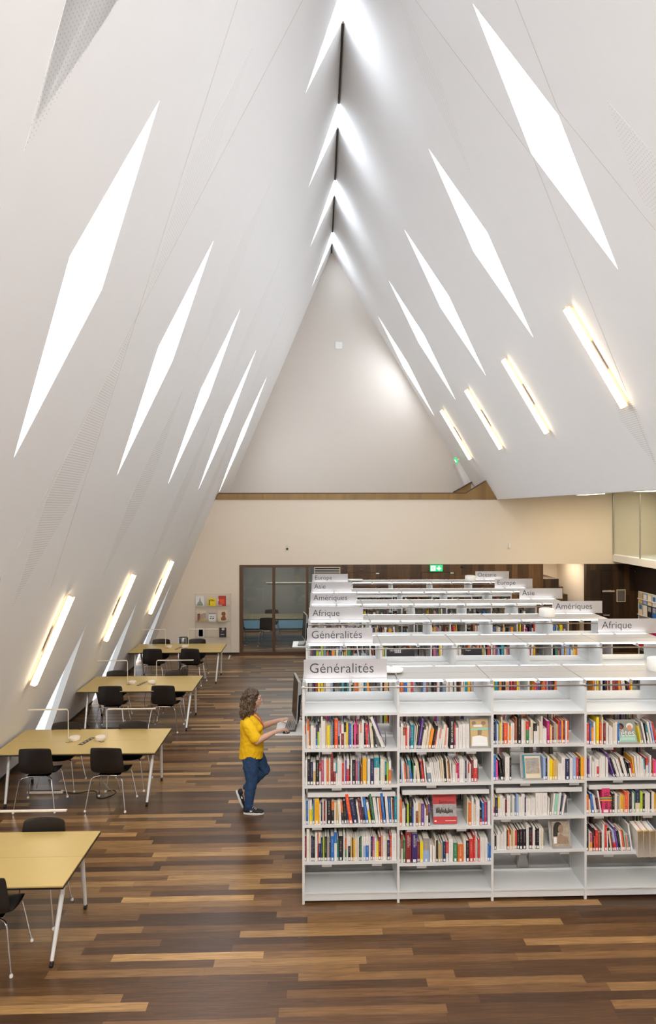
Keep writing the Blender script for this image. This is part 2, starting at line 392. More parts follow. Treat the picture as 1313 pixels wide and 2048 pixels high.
for k in range(-1, 4):
    c = 7.54+3.06*k
    if k in (0,): 
        line([(c+.217*4.4, 10.6), (c, 6.2), (c-.20*3.4, 2.8)], LX, nL); line([(c-.30*3.2, 9.4), (c, 6.2), (c+.30*3.2, 3.0)], LX, nL)
    patch([(c, 6.05), (c-.30, 4.5), (c-.32, 4.1), (c, 2.9), (c+.42, 4.1), (c+.42, 4.7)], LX, nL, 'perforated_slots')
    patch([(c, 6.4), (c-.36, 7.8), (c, 9.3), (c+.34, 7.9)], LX, nL, 'perforated_dots')
patch([(4.46, 6.58), (4.22, 7.4), (4.5, 8.6), (4.85, 7.9)], LX, nL, 'perforated_dots')
line([(8.50, 10.9), (7.93, 8.30), (8.33, 7.2), (9.2, 4.7)], RX, nR); line([(6.45, 10.1), (7.03, 8.34), (6.6, 6.7)], RX, nR)
patch([(8.7, 11.0), (8.95, 9.9), (9.6, 8.9), (9.3, 10.3)], RX, nR, 'perforated_dots')
patch([(6.30, 8.0), (6.1, 7.3), (6.45, 6.6), (6.6, 7.2)], RX, nR, 'perforated_dots')
patch([(8.95, 6.3), (8.85, 5.5), (9.2, 4.6), (9.45, 5.3)], RX, nR, 'perforated_slots')
# ridge joint, dark where no skylight opens
rg = []; prev = Y0
for s_ in Sd: rg.append((prev, s_[0][0])); prev = s_[2][0]
rg.append((prev, Y1))
mb = MB()
for a, b in rg: mb.prism([(.393-.014, 11.955), (.393+.014, 11.955), (.393+.02, 12.0), (.393-.02, 12.0)], a, b)
trim(mb, 'ridge_dark')
# floor, end walls, side zone
struct(BX(-5.2, 12, -6, 23, -.2, 0).obj('floor', 'floor_wood'))
struct(MB().prism([(LX(3.9), 3.9), (RX(3.9), 3.9), (RX(12.3), 12.3), (LX(12.3), 12.3)], Y1, Y1+.2).obj('wall_gable', 'gable_beige'))
struct(BX(-5.2, 12, -6.2, -6, 0, 12.3).obj('wall_back', 'wall_paint'))
XW0, XW1 = -2.20, .606         # glazed partition; timber wall 0.606..6.33; recess 6.33..7.57
fw = MB().mat('cream_paint')
fw.box(-4.72, XW0, YB, YB+.2, 0, 2.49)
fw.prism([(LX(2.49)-.02, 2.49), (12, 2.49), (12, 4.6), (5.06, 4.6), (5.02, 4.30), (LX(4.3)-.02, 4.30)], YB, YB+.2)
struct(fw.obj('wall_front'))
struct(BX(XW1, 6.33, YB+.02, YB+.2, 0, 2.49).obj('wall_timber', 'panel_wood'))
struct(BX(7.57, 8.95, YB+.02, YB+.2, 0, 2.49).obj('wall_dark_timber', 'dark_panel_wood'))
sd = MB().mat('dark_panel_wood').box(8.95, 9.1, 4, YB+.2, 0, 2.56); struct(sd.obj('wall_side_timber'))
rc = MB().mat('cream_paint').box(6.0, 7.7, 20.6, 20.8, 0, 2.6).box(7.57, 7.7, YB+.2, 20.6, 0, 2.6).box(6.2, 6.33, YB+.2, 20.6, 0, 2.6).box(6.2, 7.7, YB+.2, 20.8, 2.6, 2.7)
struct(rc.obj('wall_recess'))
struct(BX(LX(3.8), RX(4.31)+.02, YB+.2, Y1+.2, 3.8, 3.9).obj('floor_upper', 'oak'))
sl = MB().mat('slab_white').box(8.32, 12, -6, YB, 2.56, 2.75); struct(sl.obj('ceiling_slab'))
struct(BX(RX(4.31)+.0, 12, -6, YB, 4.52, 4.62).obj('ceiling', 'slab_white'))
struct(BX(RX(4.31), RX(4.31)+.2, -6, YB, 4.31, 4.55).obj('trim_soffit', 'wall_paint'))
struct(BX(12, 12.2, -6, YB, 0, 4.6).obj('wall_right_outer', 'cream_paint'))
struct(BX(9.6, 9.7, 4, YB, 2.75, 4.52).obj('wall_gallery', 'green_glass_wall'))
gl = MB().mat('room_glass').box(8.32, 8.335, 4.0, YB, 2.78, 4.50)
g = struct(gl.obj('window_gallery'))
fr = MB().mat('leg_grey')
for y in (YB-.02, 16.75, 15.1, 13.4, 11.7): fr.box(8.31, 8.345, y-.012, y+.012, 2.75, 4.52)
f_ = fr.obj('window_frame', parent=g)
# skirting along the left wall, broken by the low windows
sk = MB().mat('skirting'); prev = Y0
for w in Wd+[[(Y1-2, 0), 0, 0, 0, (Y1, 0)]]:
    a, b = prev, w[0][0]
    if b > YB: b = YB
    if b > a: sk.prism([(LX(0)-.01, 0), (LX(0)+.012, 0), (LX(.08)+.012, .08), (LX(.08)-.01, .08)], a, b)
    prev = w[4][0]
struct(sk.obj('baseboard_left'))
struct(BX(LX(0), XW0, YB-.012, YB, 0, .06).obj('baseboard_front', 'skirting'))
# oak parapet of the upper level
px = lambda X, Y: X
pr = thing('oak_parapet', 'long oak parapet capping the cream wall below the gable', 'parapet', (0, 0, 0))
pb = MB().mat('oak').prism([(LX(4.30)+.02, 4.30), (5.0, 4.31), (4.72, 4.84), (4.12, 4.48), (LX(4.48)+.02, 4.47)], YB-.03, YB+.12); pb.obj('parapet_panel', parent=pr)
MB().mat('frame_wood').prism([(LX(4.47)+.02, 4.465), (4.12, 4.475), (4.72, 4.835), (4.715, 4.86), (4.11, 4.50), (LX(4.5)+.02, 4.49)], YB-.035, YB+.125).obj('handrail', parent=pr)
st2 = thing('upper_stair_balustrade', 'short brown balustrade rising behind the right end of the oak parapet', 'balustrade', (0, 0, 0))
MB().mat('oak').add([(4.15,19.9,4.0),(4.15,19.9,4.55),(4.65,19.9,4.84),(4.65,19.9,4.0),(4.15,20.0,4.0),(4.15,20.0,4.55),(4.65,20.0,4.84),(4.65,20.0,4.0)],
   [(0,1,2,3),(7,6,5,4),(1,5,6,2),(0,4,5,1),(2,6,7,3)]).obj('panel', parent=st2)
MB().mat('frame_wood').add([(4.12,19.86,4.545),(4.67,19.86,4.85),(4.67,20.04,4.85),(4.12,20.04,4.545),(4.12,19.86,4.575),(4.67,19.86,4.88),(4.67,20.04,4.88),(4.12,20.04,4.575)],
   [(0,1,2,3),(4,5,6,7),(0,1,5,4),(2,3,7,6),(0,4,7,3),(1,2,6,5)]).obj('handrail', parent=st2)
# grey wing wall of the upper stair, next to the gable
wg = MB().mat('room_wall').prism([(RX(5.50)+.03, 5.50), (RX(4.84)+.03, 4.84), (RX(3.9)+.03, 3.9), (RX(3.9)-.40, 3.9), (RX(5.44)-.14, 5.44)], 20.02, 20.28)
w_ = wg.obj('trim_wing', ); w_.data.materials.clear(); w_.data.materials.append(MATS['wall_paint']); struct(w_)

# glazed meeting room partition
gp = thing('glazed_partition', 'brown timber framed glass partition of the meeting room', 'partition', (0, YB, 0))
mb = MB().mat('frame_wood'); mb.box(XW0, XW1, -.02, .12, 2.42, 2.49); mb.box(XW0, XW1, -.02, .12, 0, .08); mb.box(XW0, XW0+.09, -.02, .12, .08, 2.42)
mb.box(XW1-.05, XW1, -.02, .12, .08, 2.42); mb.obj('frame', parent=gp)
mull = [-1.255, -.32]
for x in mull: BX(x-.035, x+.035, -.02, .12, .08, 2.42).obj('mullion', 'frame_wood', gp)
xs = [XW0+.09]+[v for m_ in mull for v in (m_-.035, m_+.035)]+[XW1-.05]
for i in range(0, len(xs), 2): BX(xs[i], xs[i+1], .04, .05, .08, 2.42).obj('glass_pane', 'room_glass', gp)
# meeting room shell
struct(BX(-4.0, 1.2, 21.9, 22.0, 0, 2.7).obj('wall_meeting_room', 'room_wall'))
struct(BX(-4.0, 1.2, 21.87, 21.9, .08, .52).obj('trim_painted_daylight', 'painted_daylight_blue'))  # plain blue strip painted in place of a low lit window
struct(BX(-4.1, -4.0, YB+.2, 22, 0, 2.7).obj('wall_meeting_room_left', 'room_wall'))
struct(BX(1.2, 1.3, YB+.2, 22, 0, 2.7).obj('wall_meeting_room_right', 'room_wall'))
struct(BX(-4.1, 1.3, YB+.2, 22, 2.7, 2.8).obj('ceiling_meeting_room', 'room_wall'))
struct(BX(-1.75, .9, 21.85, 21.9, 1.58, 1.62).obj('trim_pale_bar', 'cream_metal'))  # made-up pale bar standing in for a bright line in the glass
area('meeting_room_fill_light', (-1.4, 20.2, 2.65), (0, 0, 0), 2.0, .6, 28, (.95, .97, 1))  # added weak fill inside the meeting room
# stair in the recess
stt = thing('dark_stair', 'dark timber stair descending inside the cream recess', 'stair', (0, 0, 0))
sh = MB().mat('skirting')
for i in range(9):
    x1 = 6.95+.13*i; z = 2.02-.225*i
    BX(6.34 if i == 0 else 6.95+.13*(i-1), min(x1, 7.56), YB+.5, YB+1.9, 0, max(z, .05)).obj('step', 'frame_wood' if i % 2 else 'dark_panel_wood', stt)
    if x1 > 7.5: break

# doors, sensors and plates of the timber walls
def P(pxx, pyy, Y):       # point seen at a pixel, at depth Y from the camera line
    c, s = math.cos(-.0325), math.sin(-.0325); a = (pxx-680.7)/1313.; b = -(pyy-1021.)/1313.
    d = (a*c-s, a*s+c, b); t = Y/d[1]; return d[0]*t, 4+d[2]*t
def prect(x0, y0, x1, y1, Y): a = P(x0, y1, Y); b = P(x1, y0, Y); return a[0], b[0], a[1], b[1]
DN = [0]
def door(x0, x1, ztop, m, hx=None):
    DN[0] += 1
    d = struct(BX(x0+.006, x1-.006, YB-.004, YB+.02, .01, ztop).obj('door_%d' % DN[0], m))
    f = MB().mat('edge_black'); f.box(x0-.006, x0+.006, YB-.001, YB+.02, 0, ztop+.01); f.box(x1-.006, x1+.006, YB-.001, YB+.02, 0, ztop+.01); f.box(x0, x1, YB-.001, YB+.02, ztop, ztop+.012)
    f.obj('door_gap', parent=d)
    if hx: 
        h = MB().mat('leg_white').tube([(hx, YB, 1.05), (hx, YB-.05, 1.05), (hx+.16, YB-.05, 1.05)], .011, 8); h.obj('door_handle', parent=d)
    MB().mat('leg_white').box(x1-.12, x1-.03, YB-.02, YB, ztop-.03, ztop+.0).obj('door_closer', parent=d)
    return d
a = P(698.7, 1146, YB); b = P(761, 1146, YB); door(a[0], b[0], a[1], 'panel_wood')
a = P(844, 1145, YB); b = P(910, 1145, YB); door(a[0], b[0], a[1], 'panel_wood')
a = P(1204, 1142, YB); b = P(1279, 1142, YB); door(a[0], b[0], a[1], 'dark_panel_wood', hx=a[0]+.05)
x0, x1, z0, z1 = prect(1234, 1179, 1252, 1204, YB-.01)
pl = thing('notice_frame', 'small pale framed notice on the dark timber door', 'notice', (x0, YB-.02, z0))
BX(0, x1-x0, 0, .015, 0, z1-z0).obj('frame', 'cream_metal', pl, bevel=.003); BX(.02, x1-x0-.02, -.002, .01, .02, z1-z0-.02).obj('sheet', 'leg_grey', pl)
x0, x1, z0, z1 = prect(1206, 1180, 1230, 1184, YB-.01)
ln = MB().mat('cream_metal'); t = x0
while t < x1: w = random.uniform(.012, .03); ln.box(t, t+w, YB-.012, YB-.004, z0, z0+random.uniform(.04, .055)); t += w+.008
tag(ln.obj('door_lettering'), 'tiny row of pale lettering left of the framed notice', 'lettering')
# ventilation grille
x0, x1, z0, z1 = prect(629, 1134, 681, 1149, YB-.03)
vg = thing('ventilation_grille', 'wide pale ventilation grille above the Europe sign', 'grille', (x0, YB-.03, z0))
fr = MB().mat('cream_metal'); w, h = x1-x0, z1-z0
fr.box(0, w, 0, .03, h-.02, h); fr.box(0, w, 0, .03, 0, .015); fr.box(0, .015, 0, .03, 0, h); fr.box(w-.015, w, 0, .03, 0, h); fr.obj('frame', parent=vg)
BX(.015, w-.015, .02, .03, .015, h-.02).obj('duct', 'sign_dark', vg)
for i in range(3): BX(.015, w-.015, 0, .015, .04+i*.045, .055+i*.045).obj('slat', 'cream_metal', vg)
# wall sensors
for (px_, py_, lab, dark) in [(575, 1097, 'tiny camera sensor on the cream wall, left of centre', 1), (1019, 1094, 'tiny white sensor on the cream wall, right of centre', 0)]:
    X, Z = P(px_, py_, YB)
    s_ = thing('wall_sensor', lab, 'sensor', (X, YB, Z)); MB().mat('white_plastic').box(-.02, .02, -.05, 0, 0, .11).obj('housing', parent=s_, bevel=.006)
    MB().mat('edge_black' if dark else 'leg_white').ball((0, -.045, -.01), .03).obj('lens', parent=s_, smooth=True)
X, Z = P(723, 1139, YB); tag(MB().mat('frame_wood').box(X-.04, X+.04, YB-.03, YB, Z-.03, Z+.03).obj('timber_wall_detector', bevel=.01), 'small brown detector above the left timber door', 'detector')
X, Z = P(924, 1134, YB); tag(MB().mat('edge_black').box(X-.045, X+.045, YB-.03, YB, Z-.02, Z+.02).obj('timber_wall_detector', bevel=.01), 'small black detector right of the green exit sign', 'detector')
X, Z = P(678, 691, Y1)
wd = thing('wireless_access_point', 'small white square access point on the gable wall', 'access point', (X, Y1, Z))
BX(-.11, .11, -.03, 0, -.11, .11).obj('housing', 'wall_paint', wd, bevel=.015)
MB().mat('slab_white').tube([(-.05, -.032, .05), (.02, -.034, .03), (.05, -.034, -.05)], .006, 6).obj('ring', parent=wd)
# exit signs
def man(mb, x, z, s, y):
    mb.mat('exit_white'); mb.ball((x+.30*s, y, z+.88*s), .09*s, 8, (1, .15, 1))
    for pts in ([(.22, .75), (.34, .78), (.40, .45), (.26, .42)], [(.30, .47), (.42, .47), (.62, .30), (.58, .06), (.48, .08), (.50, .25)], [(.26, .46), (.38, .44), (.26, .20), (.02, .18), (.02, .27), (.20, .29)], [(.32, .76), (.36, .66), (.58, .60), (.60, .66), (.42, .70)], [(.24, .76), (.28, .68), (.12, .50), (.04, .54)]):
        mb.prism([(x+a*s, z+b*s) for a, b in pts], y-.001, y+.001)
x0, x1, z0, z1 = prect(861, 1130, 886, 1143, YB-.12)
ex = thing('exit_sign', 'green running man exit sign with down arrow on timber wall', 'exit sign', (x0, YB-.12, z0)); w, h = x1-x0, z1-z0
BX(0, w, 0, .04, 0, h).obj('box', 'exit_green', ex)
mb = MB().mat('exit_white').box(.06*w, .42*w, -.004, -.002, .12*h, .88*h); mb.obj('doorway', parent=ex)
mb = MB(); man(mb, .10*w, .14*h, .72*h, -.008); mb.mats = ['exit_green'] if False else mb.mats; o = mb.obj('running_figure', parent=ex); o.data.materials[0] = MATS['exit_green']
MB().mat('exit_white').prism([(.66*w, .85*h), (.74*w, .85*h), (.74*w, .5*h), (.84*w, .6*h), (.90*w, .5*h), (.70*w, .14*h), (.50*w, .5*h), (.56*w, .6*h), (.66*w, .5*h)], -.006, -.004).obj('arrow', parent=ex)
BX(.3*w, .7*w, .04, .12, .3*h, .7*h).obj('bracket', 'leg_grey', ex)
X, Z = 4.13, 5.44
e2 = thing('exit_sign', 'small tilted green exit sign high beside the gable wall', 'exit sign', (RX(5.56)-.14, 19.35, 5.40)); e2.rotation_euler = (0, math.radians(-31), 0)
BX(-.02, .02, -.10, .10, 0, .19).obj('box', 'exit_green', e2); BX(-.026, -.02, -.05, .05, .05, .14).obj('pictogram', 'exit_white', e2); BX(.02, .10, -.02, .02, .06, .12).obj('bracket', 'lamp_cap', e2)

# ================================================================== LINEAR WALL LAMPS
def wall_lamp(nrm, fx, ym, z0, z1, label, w=.088, off=.04, shift=0.):
    a = Vector((fx(z0), ym, z0)); b = Vector((fx(z1), ym+shift, z1)); L = (b-a).length
    t = (b-a).normalized(); inn = -nrm
    r = thing('linear_wall_lamp', label, 'wall lamp', a, group='linear lamps on the sloping walls')
    M = Matrix((t, inn.cross(t).normalized(), inn)).transposed().to_4x4()
    r.matrix_world = Matrix.Translation(a) @ M
    o = off
    body = MB().mat('lamp_warm').box(.02, L-.02, -w/2, w/2, o, o+w*.8).obj('diffuser', parent=r, bevel=.008)
    MB().mat('lamp_back_warm').box(.06, L-.06, -w*.2, w*.2, o-.014, o-.0085).obj('back_light', parent=r)
    MB().mat('lamp_cap').box(.02, L-.02, -w/2, w/2, o-.008, o-.001).obj('housing', parent=r)  # opaque back added to shield the wall from the diffuser
    MB().mat('lamp_cap').box(0, .02, -w/2-.004, w/2+.004, o-.008, o+w*.82).box(L-.02, L, -w/2-.004, w/2+.004, o-.008, o+w*.82).obj('end_cap', parent=r, bevel=.006)
    MB().mat('lamp_cap').box(L*.36, L*.64, -.03, .03, .012, o-.015).obj('mounting_plate', parent=r)
    return r
for i, y in enumerate((3.1, 6.2, 9.22, 12.3, 15.5)):
    if i == 0: continue
    wall_lamp(nL, LX, y, 1.60, 2.86, ['', '', 'warm linear lamp on left wall, nearest and largest', 'warm linear lamp on left wall, second of three', 'warm linear lamp on left wall, farthest one'][i] or 'linear lamp on the left wall beside the camera')
for i, y in enumerate((5.9, 9.0, 12.1, 15.2, 18.3)):
    wall_lamp(nR, RX, y, 5.46, 6.86, ['linear lamp on the right slope outside the view', 'long warm lamp on right slope, nearest and largest', 'warm lamp on right slope, second from the camera', 'warm lamp on right slope, third from the camera', 'warm lamp on right slope, smallest beside the gable'][i])
for (x, y, lab) in ((6.54, 15.7, 'small ceiling light panel peeking under slope, left one'), (6.64, 12.6, 'small ceiling light panel peeking under slope, right one'), (6.6, 9.4, 'ceiling light panel above the side aisle')):
    r = thing('ceiling_light', lab, 'ceiling light', (x, y, 4.40)); BX(0, .4, 0, 1.25, 0, .02).obj('diffuser', 'panel_light', r); BX(-.01, .41, -.01, 1.26, .02, .12).obj('housing', 'white_plastic', r)
# ================================================================== BOOKCASES
XL, BW, NB = -.155, .967, 5
ROWS = [6.67, 8.50, 10.33, 12.16, 13.99, 15.82]
DEP = .78; ZT = 2.24
BAYZ = [(1.577, 1.207, .808, .432, 1.945), (1.563, 1.220, .772, .402, 1.93), (1.603, 1.228, .862, .520, 1.94), (1.588, 1.248, .880, .486, 1.93), (1.577, 1.207, .85, .45, 1.94)]
ROWN = ['front', 'second', 'third', 'fourth', 'fifth', 'rearmost']
def bookcase(r, y):
    t = thing('library_bookcase', ['long white double-sided bookcase in front, four bays in view', 'white bookcase right behind the front one, woman standing at its end', 'third white bookcase from the front, Afrique sign at its left end',
        'fourth white bookcase, Amériques sign at its left end', 'fifth white bookcase, Asie sign at its left end', 'rearmost white bookcase, Europe and Océanie signs on top'][r], 'bookcase', (XL, y, 0), group='parallel library bookcases')
    W_ = BW*NB
    for i in range(NB+1):
        x = i*BW
        mb = MB().mat('shelf_white')
        mb.prism([(0, 0), (.03, 0), (.05, .09), (DEP-.05, .09), (DEP-.03, 0), (DEP, 0), (DEP, 2.20), (.06, 2.235), (.0, 2.20)], x-.012, x+.012, axis='x')
        mb.box(x-.016, x+.016, .37, .41, .09, 2.2)
        mb.obj('end_panel' if i in (0, NB) else 'upright', parent=t)
    for i in range(NB):
        a, b = i*BW+.012, (i+1)*BW-.012; zs = BAYZ[i]
        for j, z in enumerate((zs[4],)+zs[:4]+(.115,)):
            for side in (0, 1):
                y0, y1 = (0.0, .36) if side == 0 else (DEP-.36, DEP)
                if r > 0 and j >= 4: continue
                mb = MB().mat('shelf_white'); mb.box(a, b, y0+(.008 if side == 0 else 0), y1-(.008 if side == 1 else 0), z-.012, z)
                lip = (y0, y0+.008) if side == 0 else (y1-.008, y1); mb.box(a, b, lip[0], lip[1], z-(.03 if j < 5 else .014), z)
                bk = (y1-.008, y1) if side == 0 else (y0, y0+.008)
                if j == 0: mb.box(a, b, bk[0], bk[1], z, z+.012)
                else: mb.box(a, b, bk[0], bk[1], z, z+.02)
                if j == 5: mb.box(a, b, lip[0]+(.012 if side == 0 else -.012), lip[1]+(.012 if side == 0 else -.012), .03, z-.012)
                mb.obj('shelf', parent=t)
                if r == 0 and side == 0 and j in (1, 2, 3, 4):
                    for q in ([.08] if (i+j) % 2 else [.08, .62]):
                        xx = a+q*(b-a)+.1*((i*3+j) % 3); BX(xx, xx+.10, -.006, .0, z-.05, z-.026).obj('label_holder', 'metal_light', t)
        if r == 0: # pull-out reading shelf
            z = zs[1]-.075; MB().mat('shelf_white').box(a+.03, b-.02, .02, .34, z-.05, z-.035).box(a+.03, b-.02, .012, .02, z-.05, z-.005).obj('pull_out_shelf', parent=t)
        # top plates, two halves, with light strips below both edges
        for (ya, yb) in ((.10, .375), (.382, .66)):
            BX(i*BW+.004, (i+1)*BW-.004, ya, yb, ZT, ZT+.012).obj('top_panel', 'top_grey', t)
        for k in range(2):
            xa = i*BW+.02+k*(BW/2); xb = xa+BW/2-.04
            for (ya, yb) in ((.060, .095), (.665, .70)):
                BX(xa, xb, ya, yb, ZT-.004, ZT+.009).obj('light_strip', 'led_white', t, bevel=.003)
    mb = MB().mat('rail_brown').tube([(-.01, -.012, 2.205), (W_+.01, -.012, 2.205)], .0085, 8); mb.obj('front_rail', parent=t, smooth=True)
    mb = MB().mat('metal_light').tube([(-.01, DEP-.02, 2.205), (W_+.01, DEP-.02, 2.205)], .0085, 8); mb.obj('rear_rail', parent=t, smooth=True)
    for i in range(NB*2+1):
        x = min(max(i*BW/2, .01), W_-.01); MB().mat('metal_light').box(x-.018, x+.018, .02, .11, ZT-.02, ZT+.013).box(x-.018, x+.018, .655, .74, ZT-.02, ZT+.013).obj('clip', parent=t)
    return t
BC = [bookcase(r, y) for r, y in enumerate(ROWS)]
# signs -----------------------------------------------------------
def sign(txt, x0, y, label, size=.145):
    w, h = .862, .205
    t = thing('section_sign', label, 'sign', (x0, y, ZT+.013), group='section signs on the bookcases')
    BX(0, w, 0, .006, 0, h).obj('panel', 'sign_panel', t); MB().mat('metal_light').box(0, w, -.012, .018, -.001, .008).obj('base_rail', parent=t)
    text('lettering', txt, size, (.055, -.001, .068), (PI/2, 0, 0), 'sign_dark', t, off=-.0011)
for txt, r, lab in (('Généralités', 0, 'large grey sign reading Généralités at front left corner of the front bookcase'), ('Généralités', 1, 'second grey sign reading Généralités, behind and above the largest one'), ('Afrique', 2, 'grey sign reading Afrique in the left column of signs'), ('Amériques', 3, 'grey sign reading Amériques in the left column of signs'), ('Asie', 4, 'grey sign reading Asie in the left column of signs'), ('Europe', 5, 'small grey sign reading Europe topping the left column of signs')):
    sign(txt, XL, ROWS[r]+.12, lab)
for txt, r, lab in (('Afrique', 1, 'grey sign reading Afrique at the right edge, largest on the right'), ('Amériques', 2, 'grey sign reading Amériques at the right, beside the larger white drum'), ('Asie', 3, 'grey sign reading Asie at the right end of its bookcase'), ('Europe', 4, 'grey sign reading Europe at the right, between Asie and Océanie'), ('Océanie', 5, 'smallest grey sign reading Océanie before the timber wall')):
    sign(txt, 3.975, ROWS[r]+.72, lab)
# drums and routers
for x, r, lab in ((3.73, 0, 'white drum cut by the right edge on the front bookcase'), (3.77, 2, 'white round drum on the third bookcase beside the Amériques sign'), (3.77, 5, 'small white drum beside the Océanie sign')):
    t = thing('round_drum', lab, 'drum', (x, ROWS[r]+.40, ZT+.013)); MB().mat('white_plastic').lathe([(.125, 0), (.128, .01), (.128, .115), (.12, .128)], 32).obj('body', parent=t, smooth=True)
    MB().mat('slab_white').lathe([(.105, .1285), (.104, .133), (.09, .134)], 32).obj('lid', parent=t, smooth=True)
for x, r, lab in ((.72, 0, 'flat white rounded router behind the largest Généralités sign'), (.90, 5, 'flat white rounded router right of the Europe sign on rearmost bookcase')):
    t = thing('router', lab, 'router', (x, ROWS[r]+.36, ZT+.03))
    mb = MB().mat('white_plastic'); pts = []
    for k in range(24):
        a = 2*PI*k/24; sx = 1 if math.cos(a) > 0 else -1; pts.append((sx*.10+.09*math.cos(a), .09*math.sin(a)*1.0))
    mb.prism(pts, 0, .035, 'z').obj('shell', parent=t, bevel=.012); MB().mat('sign_dark').box(-.05, .0, .07, .075, .0355, .037).obj('vent_slot', parent=t)
    for s in (-1, 1): MB().mat('leg_grey').box(s*.1-.01, s*.1+.01, -.06, .06, -.018, 0).obj('foot', parent=t)

